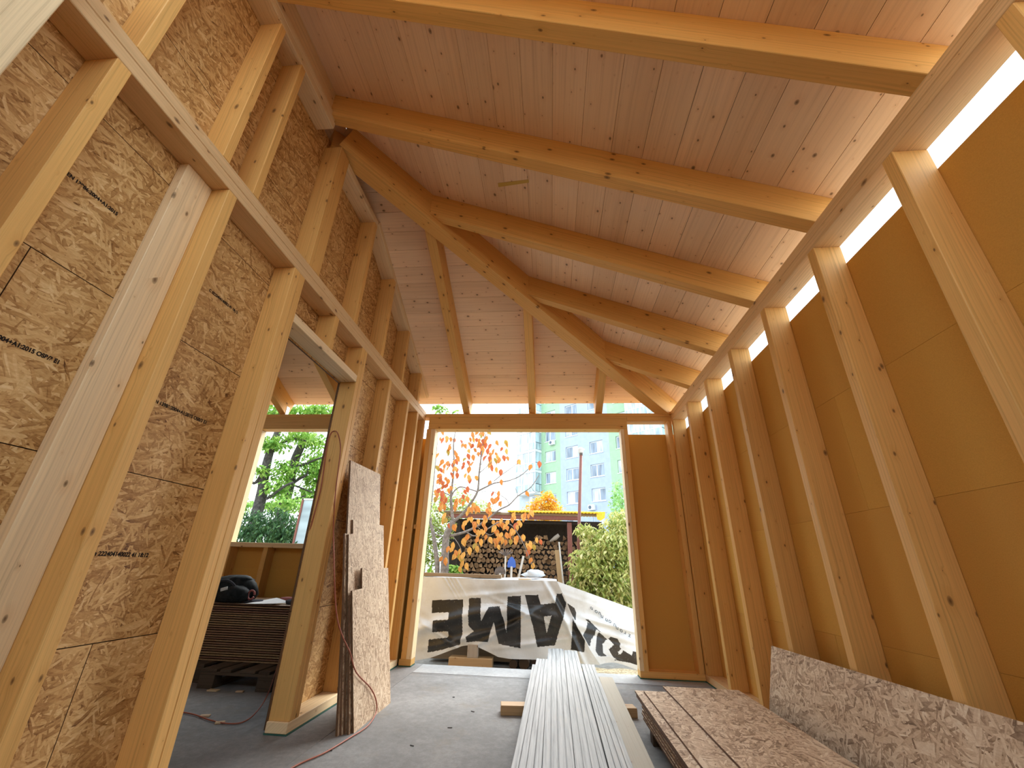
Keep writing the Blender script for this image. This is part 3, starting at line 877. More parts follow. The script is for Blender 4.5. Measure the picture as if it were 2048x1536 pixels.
# strand board sheet standing against the right studs
_p = [Vector((1.425, 3.585, 0.004)), Vector((1.425, 1.15, 0.004)), Vector((1.562, 1.15, 0.60)), Vector((1.562, 3.585, 0.557))]
_nn = (_p[1]-_p[0]).cross(_p[3]-_p[0]).normalized()
if _nn.x < 0: _nn = -_nn
o = slab('leaning_sheet', [p - _nn*0.013 for p in _p], _nn, 0.012, (0, -1, 0), M['osb_sheet'])
setp(o, 'strand board sheet standing on edge against the right wall studs', 'board')

# strand board offcuts leaning against the partition
def leaning(name, x0, pts, label, mat='osb_grey', m=0.18):
    n = Vector((-1, 0, -m)).normalized()
    P = [Vector((x0 - m*z, y, z)) for y, z in pts]
    o = slab(name, P, n, 0.0145, (0, m*0.0, 1), M[mat])
    return setp(o, label, 'board', 'strand board offcuts leaning on the partition')
def leaning_poly(name, x0, pts, label, mat='osb_grey', m=0.18):
    """non-convex sheet outline, triangulated"""
    n = Vector((-1, 0, -m)).normalized()
    mw = frame((x0, 0, 0), Vector((-m, 0, 1)), n)
    inv = mw.inverted()
    P = [inv @ Vector((x0-m*z, y, z)) for y, z in pts]
    bm = bmesh.new()
    vs = [bm.verts.new((p.x, p.y, 0)) for p in P]
    f = bm.faces.new(vs)
    r = bmesh.ops.extrude_face_region(bm, geom=[f])
    for v in [e for e in r['geom'] if isinstance(e, bmesh.types.BMVert)]: v.co.z += 0.0145
    bmesh.ops.recalc_face_normals(bm, faces=bm.faces)
    me = bpy.data.meshes.new(name); bm.to_mesh(me); bm.free()
    me.materials.append(M[mat])
    o = bpy.data.objects.new(name, me)
    place(o, mw)
    return setp(o, label, 'board', 'strand board offcuts leaning on the partition')
leaning_poly('leaning_offcut', -1.360, [(3.23, 0), (3.90, 0), (3.99, 1.82), (3.325, 1.80)], 'tallest strand board offcut, at the back of those leaning on the partition', 'osb_grey', 0.165)
leaning_poly('leaning_offcut', -1.343, [(3.25, 0), (3.92, 0), (3.90, 1.20), (3.26, 1.22)], 'strand board offcut second from the back, edge showing beside the doorway', 'osb_edge')
leaning_poly('leaning_offcut', -1.325, [(3.27, 0), (3.95, 0), (4.03, 1.345), (3.36, 1.33), (3.36, 1.225), (3.285, 1.215)], 'notched strand board offcut of middle height, leaning on the partition', 'osb_grey')
leaning_poly('leaning_offcut', -1.302, [(3.27, 0), (3.97, 0), (3.97, 0.80), (3.27, 0.80)], 'low strand board offcut just behind the front one on the partition', 'osb_edge')
leaning_poly('leaning_offcut', -1.283, [(3.30, 0), (3.985, 0), (4.005, 0.982), (3.436, 0.98), (3.436, 0.838), (3.262, 0.83)], 'frontmost, shortest strand board offcut with a notched corner', 'osb_grey')

# cable looped over a nail on the doorway stud
FX = -1.20
cab = [at_z(560, 1550, 0.01), at_z(600, 1527, 0.008), at_z(650, 1505, 0.008), at_z(700, 1475, 0.008), at_z(735, 1452, 0.01)]
def on_lean(px, py, x0=-1.270, m=0.18):
    d = _f + CR*((px-1024)/FPX) - CU*((py-768)/FPX)
    o = Vector((0, 0, CAM_Z)); n = Vector((1, 0, m)); t = (Vector((x0, 0, 0))-o).dot(n)/d.dot(n)
    return o + d*t
cab += [on_lean(p, q) for p, q in [(752, 1425), (752, 1400), (741, 1376), (718, 1352), (708, 1335), (700, 1305), (686, 1275), (675, 1240), (670, 1190), (668, 1120)]]
cab += [at_x(p, q, -1.655) for p, q in [(667, 1050), (671, 985), (677, 935), (681, 895), (676, 868)]]
cab += [at(p, q, 3.172) for p, q in [(668, 862), (659, 872), (652, 905), (642, 975)]]
cab += [at(p, q, 3.172+0.03*i) for i, (p, q) in enumerate([(628, 1030), (612, 1090), (601, 1150), (588, 1210), (572, 1270), (556, 1330)])]
cab += [at_z(p, q, z) for p, q, z in [(535, 1390, 0.10), (512, 1425, 0.03), (486, 1444, 0.008), (455, 1447, 0.008), (420, 1440, 0.008), (385, 1428, 0.008), (350, 1424, 0.008), (310, 1428, 0.008)]]
setp(tube('cable', smooth_path(cab, 6), 0.0045, M['cable'], seg=6), 'red brown rubber cable looped over the doorway stud and trailing on the floor', 'cable')

# left room: pallets with a tall stack of strand board
def pallet(name, x0, y0, label):
    t = empty(name, (x0, y0, 0), label, 'pallet', 'pallets under the tall stack')
    for k in range(7):                                   # deck boards run away from the doorway
        w = 0.10 if k % 2 else 0.145
        xa = x0 + k*(1.2-0.145)/6
        abox('deck_board', (xa, xa+w), (y0, y0+0.8), (0.122, 0.144), 'y', M['pallet'], t)
    for yy in (y0, y0+0.35, y0+0.7):
        abox('stringer', (x0, x0+1.2), (yy, yy+0.1), (0.100, 0.1215), 'x', M['pallet'], t)
        for xx in (x0, x0+0.53, x0+1.06):
            abox('block', (xx, xx+0.14), (yy, yy+0.1), (0.022, 0.0995), 'x', M['pallet'], t)
    for xx in (x0, x0+0.53, x0+1.06):
        abox('runner', (xx, xx+0.14), (y0, y0+0.8), (0.0, 0.0215), 'y', M['pallet'], t)
    return t
pallet('pallet', -3.02, 4.06, 'dark wooden pallet whose front shows through the partition doorway')
pallet('pallet', -4.32, 4.22, 'dark wooden pallet set back beside the front one')
rn = random.Random(11)
nst = 25
for i in range(nst):
    th = (0.628-0.145)/nst
    z = 0.1445 + i*th
    dx, dy = rn.uniform(-0.01, 0.01), rn.uniform(-0.008, 0.008)
    o = abox('strand_board_sheet', (-4.2+dx, -2.05+dx), (4.36+dy, 5.2+dy), (z, z+th*0.56), 'x', M['sheet_edge'] if i < nst-1 else M['osb_sheet'], None, 0.0)
    setp(o, 'top strand board sheet of the tall stack, with the bag and papers on it' if i == nst-1 else 'strand board sheet in the tall stack on pallets behind the doorway', 'board', 'tall stack of strand board sheets')
ZS = 0.1445 + (nst-1)*th + th*0.56
# rucksack
def lump(name, c, r, mat, parent=None, seed=1, flat=0.0, amp=0.18, seg=18):
    rn = random.Random(seed)
    ph = [rn.uniform(0, 6.28) for _ in range(8)]
    vs, fs = [], []
    nu, nv = seg, seg//2
    for j in range(nv+1):
        th_ = math.pi*j/nv
        for i in range(nu):
            a = 2*math.pi*i/nu
            d = Vector((math.sin(th_)*math.cos(a), math.sin(th_)*math.sin(a), math.cos(th_)))
            k = 1 + amp*(math.sin(3*a+ph[0]+2*d.z)+0.6*math.sin(5*a+ph[1]-3*d.z)+0.5*math.sin(7*d.z+ph[2]+2*a))*0.5*math.sin(th_)
            p = Vector((d.x*r[0]*k, d.y*r[1]*k, d.z*r[2]*k))
            if p.z < -r[2]*flat: p.z = -r[2]*flat
            vs.append(p)
    for j in range(nv):
        for i in range(nu):
            i2 = (i+1) % nu
            fs.append((j*nu+i, (j+1)*nu+i, (j+1)*nu+i2, j*nu+i2))
    return mesh_obj(name, vs, fs, mat, parent, Matrix.Translation(Vector(c)), True)
bc = Vector((-3.27, 4.55, ZS))
t = empty('rucksack', bc, 'black rucksack slumped on the tall strand board stack', 'bag')
lump('body', bc+Vector((0, 0, 0.10)), (0.25, 0.15, 0.15), M['black_cloth'], t, 3, 0.65)
lump('front_pocket', bc+Vector((0.10, -0.10, 0.07)), (0.17, 0.10, 0.09), M['black_cloth'], t, 5, 0.7)
lump('top_flap', bc+Vector((0.06, 0.0, 0.20)), (0.12, 0.10, 0.05), M['black_cloth'], t, 8, 0.9)
tube('strap', smooth_path([bc+Vector(p) for p in [(-0.15, -0.12, 0.17), (0.02, -0.15, 0.2), (0.14, -0.14, 0.12), (0.2, -0.16, 0.03)]], 5), 0.012, M['dark_cloth'], t, 6)
beam('white_tag', bc+Vector((0.0, -0.19, 0.115)), bc+Vector((0.075, -0.2, 0.135)), 0.01, 0.03, (0, 0, 1), M['paper'], t)
o = lump('gloves', (-2.98, 4.5, ZS+0.012), (0.16, 0.09, 0.022), M['dark_cloth'], None, 12, 0.5)
setp(o, 'dark cloth lying beside the rucksack on the stack', 'cloth')
vs, fs = tube_data([Vector((-2.99+0.035*math.cos(a), 4.44, ZS+0.075+0.04*math.sin(a))) for a in [k*0.45 for k in range(14)]], 0.01, 6)
setp(mesh_obj('tape_roll', vs, fs, M['red_pouch'], smooth=True), 'small reddish tape roll resting against the rucksack', 'tape')
pz = ZS+0.004
vs = [(-2.98, 4.37, pz), (-2.84, 4.36, pz+0.004), (-2.66, 4.37, pz+0.012), (-2.62, 4.55, pz+0.012), (-2.80, 4.58, pz+0.045), (-2.95, 4.55, pz+0.006)]
vs2 = [(a, b, c-0.003) for a, b, c in vs]
setp(mesh_obj('notebook', vs+vs2, [(0, 1, 4, 5), (1, 2, 3, 4)] + [(11, 10, 7, 6), (10, 9, 8, 7)] + [(i, (i+1) % 6, 6+(i+1) % 6, 6+i) for i in range(6)], M['paper']), 'open white papers on the front edge of the tall stack', 'paper')
o = beam('red_pouch', (-2.82, 4.72, ZS+0.025), (-2.50, 4.72, ZS+0.025), 0.14, 0.045, (0, 0, 1), M['red_pouch'], bev=0.015)
setp(o, 'faded red pouch behind the papers on the tall stack', 'pouch')
o = lump('dark_glove', (-2.56, 4.5, ZS+0.02), (0.09, 0.06, 0.03), M['dark_cloth'], None, 21, 0.6)
setp(o, 'small dark glove beside the papers at the stack end', 'glove')

# scraps on the floor
chips = [((655, 1500), 0.05, 'screw'), ((820, 1490), 0.045, 'screw'), ((895, 1455), 0.05, 'screw'), ((942, 1422), 0.05, 'screw'), ((905, 1394), 0.03, 'screw'), ((815, 1494), 0.03, 'screw')]
for i, ((px, py), L, mt) in enumerate(chips[:5]):
    p = at_z(px, py, 0.003)
    a = random.uniform(-0.5, 0.5)
    o = beam('wood_splinter', p, p+Vector((math.cos(a)*L*0.65, math.sin(a)*L*0.65, 0.0)), 0.005, 0.004, (0, 0, 1), M['screw'], bev=0.001)
    setp(o, ['dark splinter on the floor near the cable', 'dark splinter lying on the bare grey floor below the batten', 'dark splinter on the grey floor midway to the batten', 'dark splinter on the grey floor nearest the batten', 'tiny dark splinter farthest out on the grey floor'][i], 'splinter', 'splinters on the floor')
for i, (px, py, L, W) in enumerate([(417, 1380, 0.09, 0.05), (472, 1383, 0.06, 0.03), (400, 1432, 0.06, 0.035), (430, 1446, 0.05, 0.03)]):
    p = at_z(px, py, 0.006)
    o = beam('offcut_chip', p, p+Vector((L, 0.01*i, 0.0)), W, 0.011, (0, 0, 1), M['chip'], bev=0.002)
    setp(o, ['pale wood chip in front of the pallet corner block', 'small pale chip under the front edge of the pallet', 'pale wood chip on the cable, farther from the doorway stud', 'pale wood chip on the cable, nearer its bend'][i], 'wood chip', 'wood chips in the left room')
p = at_z(858, 1445, 0.003); 

# ------------------------------------------------------------------ outside: ground
GZ = -0.20
gs = 60
vs, fs = [], []
for i in range(gs+1):
    for j in range(gs+1):
        x, y = -60+120*i/gs, -40+130*j/gs
        vs.append((x, y, GZ - 0.003*math.sin(x*1.3)*math.sin(y*0.9)))
for i in range(gs):
    for j in range(gs):
        a = i*(gs+1)+j
        fs.append((a, a+gs+1, a+gs+2, a+1))
setp(mesh_obj('ground', vs, fs, M['ground']), 'bare earth of the garden around the house', kind='structure')
# patch of shavings by the doorway
rn = random.Random(5)
vs = [(0.95, 6.2, GZ+0.045)]; fs = []
for k in range(28):
    a = 2*math.pi*k/28
    vs.append((0.95+1.0*math.cos(a)*(1+rn.uniform(-.15, .15)), 6.15+0.72*math.sin(a)*(1+rn.uniform(-.15, .15)), GZ+0.002))
fs = [(0, 1+k, 1+(k+1) % 28) for k in range(28)]
setp(mesh_obj('wood_shavings', vs, fs, M['sawdust']), 'pale wood shavings on the ground outside the doorway', 'shavings', kind='stuff')

# ------------------------------------------------------------------ timber pile under the lettered tarpaulin
def S5(a, b): return (820+a*260/2048, 1140+b*260/2048)
def S6(a, b): return (1040+a*260/2048, 1160+b*260/2048)
TY = 6.5
def tp(q):
    p = at(q[0], q[1], TY); return (p.x, p.z)
def inside(p, poly):
    c = False; n = len(poly); j = n-1
    for i in range(n):
        if (poly[i][1] > p[1]) != (poly[j][1] > p[1]) and p[0] < (poly[j][0]-poly[i][0])*(p[1]-poly[i][1])/(poly[j][1]-poly[i][1])+poly[i][0]: c = not c
        j = i
    return c
letters = [[tp(S5(*q)) for q in [(350, 475), (600, 468), (840, 465), (838, 700), (835, 1000), (805, 1100), (800, 1165), (520, 1250), (280, 1300), (300, 1095), (420, 1080), (600, 1060), (600, 970), (360, 975), (370, 790), (615, 775), (615, 665), (340, 675)]],
           [tp(S5(*q)) for q in [(935, 440), (1125, 435), (1130, 800), (1255, 575), (1420, 565), (1525, 970), (1540, 415), (1745, 405), (1750, 800), (1745, 1220), (1405, 1155), (1370, 1000), (1325, 810), (1280, 950), (1235, 1125), (1050, 1115), (905, 1130), (895, 1040), (1010, 960), (930, 870)]],
           [tp(S6(*q)) for q in [(75, 240), (285, 235), (330, 385), (550, 360), (580, 220), (660, 215), (730, 375), (690, 560), (550, 1030), (275, 1045), (200, 700)]],
           [tp(S6(*q)) for q in [(830, 610), (1025, 960), (1015, 1140), (800, 1095), (815, 900)]]]
holes = [[tp(S6(*q)) for q in [(375, 570), (495, 555), (420, 840)]]]
right_print = [[tp(S6(*q)) for q in [(745, 365), (850, 435), (885, 520), (875, 640), (800, 520)]],
               [tp(S6(*q)) for q in [(1065, 660), (1200, 770), (1180, 860), (1120, 940), (1100, 1060), (990, 870), (1040, 780)]],
               [tp(S6(*q)) for q in [(1030, 620), (1075, 620), (1280, 830), (1190, 770)]],
               [tp(S6(*q)) for q in [(1210, 880), (1240, 820), (1370, 930), (1300, 1010), (1310, 1150), (1370, 1195), (1240, 1200), (1190, 1120)]],
               [tp(S6(*q)) for q in [(1390, 920), (1430, 895), (1540, 930), (1580, 1000), (1570, 1060), (1630, 1110), (1600, 1200), (1560, 1270), (1470, 1220), (1400, 1090), (1480, 1020)]],
               [tp(S6(*q)) for q in [(1630, 1110), (1760, 1190), (1780, 1125), (1900, 1150), (1880, 1330), (1760, 1310), (1480, 1260), (1580, 1230)]]]
right_holes = [[tp(S6(*q)) for q in [(1545, 1130), (1600, 1085), (1635, 1095), (1590, 1170), (1555, 1170)]]]
bot = [(-2.05, -0.195), (-1.86, -0.165), (-1.62, -0.12), (-1.40, -0.04), (-1.20, 0.035), (-1.12, 0.05), (-1.0, 0.045), (-0.85, -0.01), (-0.70, -0.065), (-0.55, -0.075), (-0.2, -0.075), (0.2, -0.09), (0.63, -0.11), (0.9, -0.12)]
def lin(tab, x):
    if x <= tab[0][0]: return tab[0][1]
    for (a, va), (b, vb) in zip(tab, tab[1:]):
        if x <= b: return va+(vb-va)*(x-a)/(b-a)
    return tab[-1][1]
crease = [(0.861, 0.087), (0.66, 0.195), (0.50, 0.262), (0.30, 0.36), (0.155, 0.455), (0.057, 0.510), (-0.107, 0.632)]     # z -> x
cz = sorted(crease)
def wrinkle(x, z):
    w = 0.020*math.sin(3.1*x+1.7*z) + 0.012*math.sin(7.3*x-4.1*z+1.0) + 0.008*math.sin(13*x+9*z)
    # sagging fold from the propped middle towards both lower corners
    d = abs((z-0.18) - 0.30*math.sin((x+1.9)*1.15))
    w -= 0.055*math.exp(-(d/0.07)**2)*(1 if z < 0.55 else 0.4)
    for cx_, cz_, ang, ln, amp in [(-0.55, 0.30, 0.5, 0.55, 0.030), (-0.25, 0.42, -0.35, 0.5, 0.028), (-0.9, 0.20, 0.25, 0.6, 0.030), (0.05, 0.62, -1.0, 0.4, 0.026), (-1.45, 0.12, -0.5, 0.45, 0.030), (-0.15, 0.12, 0.15, 0.5, 0.024), (-0.75, 0.68, 0.1, 0.5, 0.014), (0.25, 0.25, -1.1, 0.4, 0.03)]:
        ca, sa = math.cos(ang), math.sin(ang)
        al = (x-cx_)*ca+(z-cz_)*sa; ac = -(x-cx_)*sa+(z-cz_)*ca
        w -= amp*math.exp(-(al/ln)**2)*(math.exp(-(ac/0.028)**2) - 0.6*math.exp(-((ac-0.06)/0.04)**2))
    for k in range(4):                               # tight creases at the top
        xx = -1.52 + 0.055*k + (0.86-z)*0.75
        w -= 0.012*math.exp(-((x-xx)/0.018)**2)*max(0, min(1, (z-0.5)*4))
    return w
NU, NV = 300, 130
vs, fs, mi = [], [], []
for j in range(NV+1):
    v = j/NV
    for i in range(NU+1):
        u = i/NU
        zt = 0.861 + 0.004*math.sin(u*9)
        # left edge hangs slanting; right edge follows the crease
        x0 = -1.83 - 0.03*math.sin(v*3)
        z = zt
        xr_ = lin(cz, zt+(-0.107-zt)*v)
        x = x0+(xr_-x0)*u
        z = zt + (lin(bot, x)-zt)*v
        y = TY + wrinkle(x, z) - 0.05*v*math.sin(u*2.0+1)
        vs.append((x, y, z))
for j in range(NV):
    for i in range(NU):
        a = j*(NU+1)+i
        fs.append((a, a+1, a+NU+2, a+NU+1))
        cx = (vs[a][0]+vs[a+NU+2][0])/2; c_z = (vs[a][2]+vs[a+NU+2][2])/2
        blk = any(inside((cx, c_z), L) for L in letters) and not any(inside((cx, c_z), L) for L in holes)
        mi.append(1 if blk else 0)
tarp = empty('tarpaulin', (-0.9, TY, GZ), 'white tarpaulin with big black letters covering a timber pile outside', 'tarpaulin')
mesh_obj('front_drape', vs, fs, [M['tarp'], M['tarp_black']], tarp, None, True, mi)
front_top = [vs[i] for i in range(NU+1)]
# top
vs2, fs2 = [], []
ND = 14
for i in range(0, NU+1, 4):
    p = front_top[i]
    for k in range(ND+1):
        t = k/ND
        vs2.append((p[0], p[1]+t*1.15, p[2]+0.012*math.sin(p[0]*6+t*5)*min(1, t*4)+0.008*math.sin(t*3.1)))
n1 = NU//4
for i in range(n1):
    for k in range(ND):
        a = i*(ND+1)+k
        fs2.append((a, a+ND+1, a+ND+2, a+1))
mesh_obj('top_drape', vs2, fs2, M['tarp'], tarp, None, True)
# the part pulled away to the side and down
vs3, fs3, mi3 = [], [], []
NA, NB = 170, 110
A0, A1 = Vector((0.087, 6.5, 0.861)), Vector((2.15, 7.35, 0.22))
for j in range(NB+1):
    t = j/NB
    zc = 0.861+(-0.107-0.861)*t
    c0 = Vector((lin(cz, zc), TY + wrinkle(lin(cz, zc), zc), zc))
    c1 = A1.lerp(Vector((1.95, 6.62, -0.185)), t)
    for i in range(NA+1):
        s = i/NA
        p = c0.lerp(c1, s)
        bul = 0.10*math.sin(math.pi*s)*math.sin(math.pi*t)
        fold = 0.05*math.exp(-((t-0.42+0.10*s)/0.05)**2)*min(1, s*5) + 0.02*math.sin(9*s+6*t)*min(1, s*6)
        p += Vector((0.0, 0.12*math.sin(math.pi*min(1, s*2.2))*t*0.6 - fold, -bul*0.35 + (0.03*math.sin(11*s)*t if t > 0.9 else 0)))
        if p.z < GZ+0.012: p.z = GZ+0.012
        vs3.append(tuple(p))
for j in range(NB):
    for i in range(NA):
        a = j*(NA+1)+i
        fs3.append((a, a+1, a+NA+2, a+NA+1))
        c = (Vector(vs3[a])+Vector(vs3[a+NA+2]))/2
        k = TY/c.y
        q = (c.x*k, CAM_Z+(c.z-CAM_Z)*k)
        blk = any(inside(q, L) for L in right_print) and not any(inside(q, L) for L in right_holes)
        mi3.append(1 if blk else 0)
mesh_obj('side_drape', vs3, fs3, [M['tarp'], M['tarp_black']], tarp, None, True, mi3)
# small print along the slope
for i, w in enumerate(['n', 'o', 'u', 'n', 'n', 'o', 'u', 'n', 'o', 'r', 'z']):
    px, py = S6(1150+58*i, 470+41*i+(8 if i > 6 else 0))
    s_, best = None, None
    for k in range(0, len(vs3), 7):
        c = Vector(vs3[k]); kk = TY/c.y
        t_ = tp((px, py))
        e = (c.x*kk-t_[0])**2 + (CAM_Z+(c.z-CAM_Z)*kk-t_[1])**2
        if best is None or e < best: best, s_ = e, c
    text_obj('small_print', w, 0.085, frame(s_+Vector((0, -0.03, 0.0)), Vector((0.9, 0.25, -0.42)), Vector((0, -0.8, 0.6))) @ Matrix.Rotation(math.pi, 4, 'Z'), M['tarp_black'], tarp)
# timbers in the pile
rn = random.Random(8)
for r in range(5):
    for c in range(4):
        z0 = -0.16 + r*0.19; y0 = 6.70 + c*0.22
        o = abox('pile_timber', (-1.72+rn.uniform(0, .06), -0.15+rn.uniform(-.06, 0.06)), (y0, y0+0.19), (z0, z0+0.17), 'x', M['old_wood'])
        setp(o, 'long timber lying in the pile under the white tarpaulin', 'timber', 'timbers under the tarpaulin')
pa, pb = at(*S5(610, 1375), 6.40), at(*S5(1290, 1380), 6.40)
o = abox('timber_bearer', (pa.x, pb.x), (6.40, 6.60), (GZ, pa.z), 'x', M['timber'])
setp(o, 'thick orange timber on the ground below the tarpaulin edge', 'timber')
pa, pb = at(*S5(890, 1190), 6.33), at(*S5(1045, 1360), 6.33)
o = abox('timber_block', (pa.x, pb.x), (6.42, 6.54), (o.matrix_basis.translation.z*0+at(*S5(610, 1375), 6.40).z+0.001, pa.z), 'z', M['grey_wood'])
setp(o, 'small upright grey block propping the tarpaulin edge up', 'block')
for i, (x, r) in enumerate([(-0.50, 0.055), (-0.36, 0.07), (-0.2, 0.06), (-0.05, 0.06)]):
    vs, fs = tube_data([(x, 6.48, GZ+r), (x+0.02, 6.68, GZ+r)], [r, r*0.95], 10)
    setp(mesh_obj('round_billet', vs, fs, M['log_bark'], smooth=False), 'dark round billet on the ground under the tarpaulin edge', 'log', 'billets under the tarpaulin')
a, b = at(838, 1150, 6.62), at(1003, 1156.5, 6.62)
o = beam('weathered_plank', Vector((a.x-0.2, 6.62, 0.895)), Vector((b.x, 6.62, 0.893)), 0.12, 0.048, (0, 0, 1), M['old_wood'])
setp(o, 'dark weathered plank lying along the top of the tarpaulin', 'plank')
o = lump('white_bag', at(1067, 1153, 6.9)+Vector((0, 0, 0.02)), (0.15, 0.1, 0.075), M['bag_white'], None, 31, 0.35, 0.55, 12)
setp(o, 'crumpled white bag on top of the tarpaulin', 'bag')
o = beam('lath_offcut', at(1037, 1158, 6.75), at(1062, 1159, 6.75), 0.06, 0.022, (0, 0, 1), M['chip'])
setp(o, 'short pale lath on the tarpaulin beside the white bag', 'lath')

# ------------------------------------------------------------------ firewood shed
shed = empty('firewood_shed', (-0.7, 10.3, GZ), 'open firewood shed with yellow corrugated roof and red brown beam', 'shed')
for x, y in [(0.43, 9.90), (-2.1, 9.90), (1.0, 11.2), (-2.1, 11.2)]:
    abox('post', (x-0.05, x+0.05), (y-0.05, y+0.05), (GZ, 1.98), 'z', M['red_brown'] if x > 0 else M['dark_board'], shed)
beam('front_beam', (-2.4, 9.80, 2.07), (0.68, 9.80, 2.065), 0.08, 0.085, (0, 0, 1), M['red_brown'], shed)
beam('lower_beam', (-2.4, 9.92, 1.985), (1.15, 9.92, 1.975), 0.07, 0.07, (0, 0, 1), M['dark_board'], shed)
beam('eaves_board', (-2.4, 9.76, 2.135), (1.02, 9.76, 2.135), 0.03, 0.05, (0, 0, 1), M['old_wood'], shed)
vs, fs = [], []
nx = 220
for k, (y, z) in enumerate([(9.70, 2.17), (11.6, 2.30), (11.6, 2.296), (9.70, 2.166)]):
    for i in range(nx+1):
        x = -0.95 + 2.15*i/nx
        vs.append((x, y, z+0.016+0.016*math.sin(x*2*math.pi/0.076)))
for k in range(4):
    for i in range(nx):
        a = k*(nx+1)+i; b = ((k+1) % 4)*(nx+1)+i
        fs.append((a, a+1, b+1, b))
mesh_obj('corrugated_sheet', vs, fs, M['yellow_roof'], shed, None, True)
vs, fs = [], []
for i in range(nx+1):
    x = -0.95 + 2.15*i/nx; w = 0.012*math.sin(x*2*math.pi/0.076)
    vs += [(x, 9.685+w, 2.205), (x, 9.675+w, 2.16+w*0.8), (x, 9.681+w, 2.16+w*0.8), (x, 9.691+w, 2.205)]
for i in range(nx):
    for k in range(4):
        a = i*4+k; b = i*4+(k+1) % 4
        fs.append((a, b, b+4, a+4))
mesh_obj('roof_edge', vs, fs, M['yellow_roof'], shed, None, True)
vs = [(x, y, z) for x, y, z in [(1.02, 9.68, 2.17), (1.21, 9.66, 2.20), (1.19, 9.64, 2.07), (1.10, 9.64, 2.01), (1.03, 9.66, 2.04)]]
vs += [(x, y+0.012, z) for x, y, z in vs]
mesh_obj('roof_flap', vs, [(0, 1, 2, 3, 4), (9, 8, 7, 6, 5)] + [(i, (i+1) % 5, 5+(i+1) % 5, 5+i) for i in range(5)], M['yellow_roof'], shed)
for i in range(5):
    beam('roof_board', (-2.5+0.31*i, 9.70, 2.165), (-2.5+0.31*i, 11.6, 2.30), 0.30, 0.02, (0, 0, 1), M['grey_wood'], shed)
for i in range(12):
    abox('back_board', (-2.6+0.33*i, -2.269+0.33*i), (11.3, 11.32), (GZ, 2.1), 'z', M['dark_board'], shed)
# firewood: split logs stacked in the shed, cut ends to the front
rn = random.Random(19)
protos = []
def log_ring(rn, r):
    n = rn.choice([3, 3, 3, 4, 4, 5, 8])
    ring = []
    for i in range(n):
        a = 2*math.pi*i/n + rn.uniform(-0.35, 0.35)*(1 if n < 7 else 0.2)
        rr = r*rn.uniform(0.85, 1.18)*(1.12 if n == 3 else 1.0)
        ring.append((rr*math.cos(a), rr*math.sin(a)))
    return ring
def log_faces(ring, off=0):
    n = len(ring)
    return [tuple(off+i for i in range(n)), tuple(off+i for i in reversed(range(n, 2*n)))] + [(off+i, off+n+i, off+n+(i+1) % n, off+(i+1) % n) for i in range(n)]
for k in range(14):
    ring = log_ring(rn, rn.uniform(0.048, 0.060))
    n = len(ring)
    me = bpy.data.meshes.new('log')
    me.from_pydata([(x, 0, z) for x, z in ring] + [(x, 0.32, z) for x, z in ring], [], log_faces(ring))
    me.materials.append(M['log_end']); me.materials.append(M['log_bark'])
    me.polygons.foreach_set('material_index', [0, 0]+[1]*n)
    bm = bmesh.new(); bm.from_mesh(me); bmesh.ops.recalc_face_normals(bm, faces=bm.faces); bm.to_mesh(me); bm.free()
    protos.append(me)
cnt = 0; row = 0
z = GZ + 0.055
lv, lf, lm = [], [], []
while z < 1.74:
    x = -1.95 + (0.052 if row % 2 else 0.0)
    xmax = 0.98 if z > 1.1 else 0.64
    while x < xmax:
        if not (z > 1.62 and rn.random() < 0.4):
            if z > 0.68 and cnt < 300:
                o = bpy.data.objects.new('firewood_log', protos[rn.randrange(14)])
                place(o, Matrix.Translation((x+rn.uniform(-.008, .008), 10.0+rn.uniform(-.035, .035), z+rn.uniform(-.008, .008))) @ Matrix.Rotation(rn.uniform(0, 6.28), 4, 'Y'))
                setp(o, 'split firewood log stacked in the shed with its cut end out', 'log', 'firewood logs in the shed')
                cnt += 1
            else:
                ring = log_ring(rn, 0.054); b = len(lv); n = len(ring)
                lv += [(x+p, 10.0, z+q) for p, q in ring] + [(x+p, 10.32, z+q) for p, q in ring]
                lf += log_faces(ring, b); lm += [0, 0]+[1]*n
        x += 0.103
    z += 0.100; row += 1
setp(mesh_obj('firewood_base', lv, lf, [M['log_end'], M['log_bark']], None, None, False, lm), 'lower layers of the firewood stack behind the tarpaulin', 'firewood', kind='stuff')
o = tube('leaning_branch', [at(1100, 1083, 9.93), at(1111, 1076, 9.93), at(1118, 1070, 9.93)], [0.02, 0.05, 0.04], M['grey_wood'], None, 7)
setp(o, 'pale twisted stump lying on top of the firewood', 'branch')

# red brown pipe with a white cap
pole = empty('vent_pipe', (0.63, 9.0, GZ), 'tall red brown pipe with a white cap in front of the shed', 'pipe')
pt, pb_ = at(1162, 908, 9.0), at(1157, 1095, 9.0)
d_ = (pt-pb_); base = pb_ - d_*((pb_.z-GZ)/d_.z)
tube('shaft', [base, pt], 0.033, M['red_brown'], pole, 12)
tube('collar', [pt-Vector((0, 0, 0.03)), pt+Vector((0, 0, 0.03))], 0.037, M['iron'], pole, 12)
tube('cap', [pt+Vector((0, 0, 0.02)), pt+Vector((0, 0, 0.09)), pt+Vector((0, 0, 0.10)), pt+Vector((0, 0, 0.14))], [0.055, 0.06, 0.085, 0.03], M['cap_white'], pole, 12)

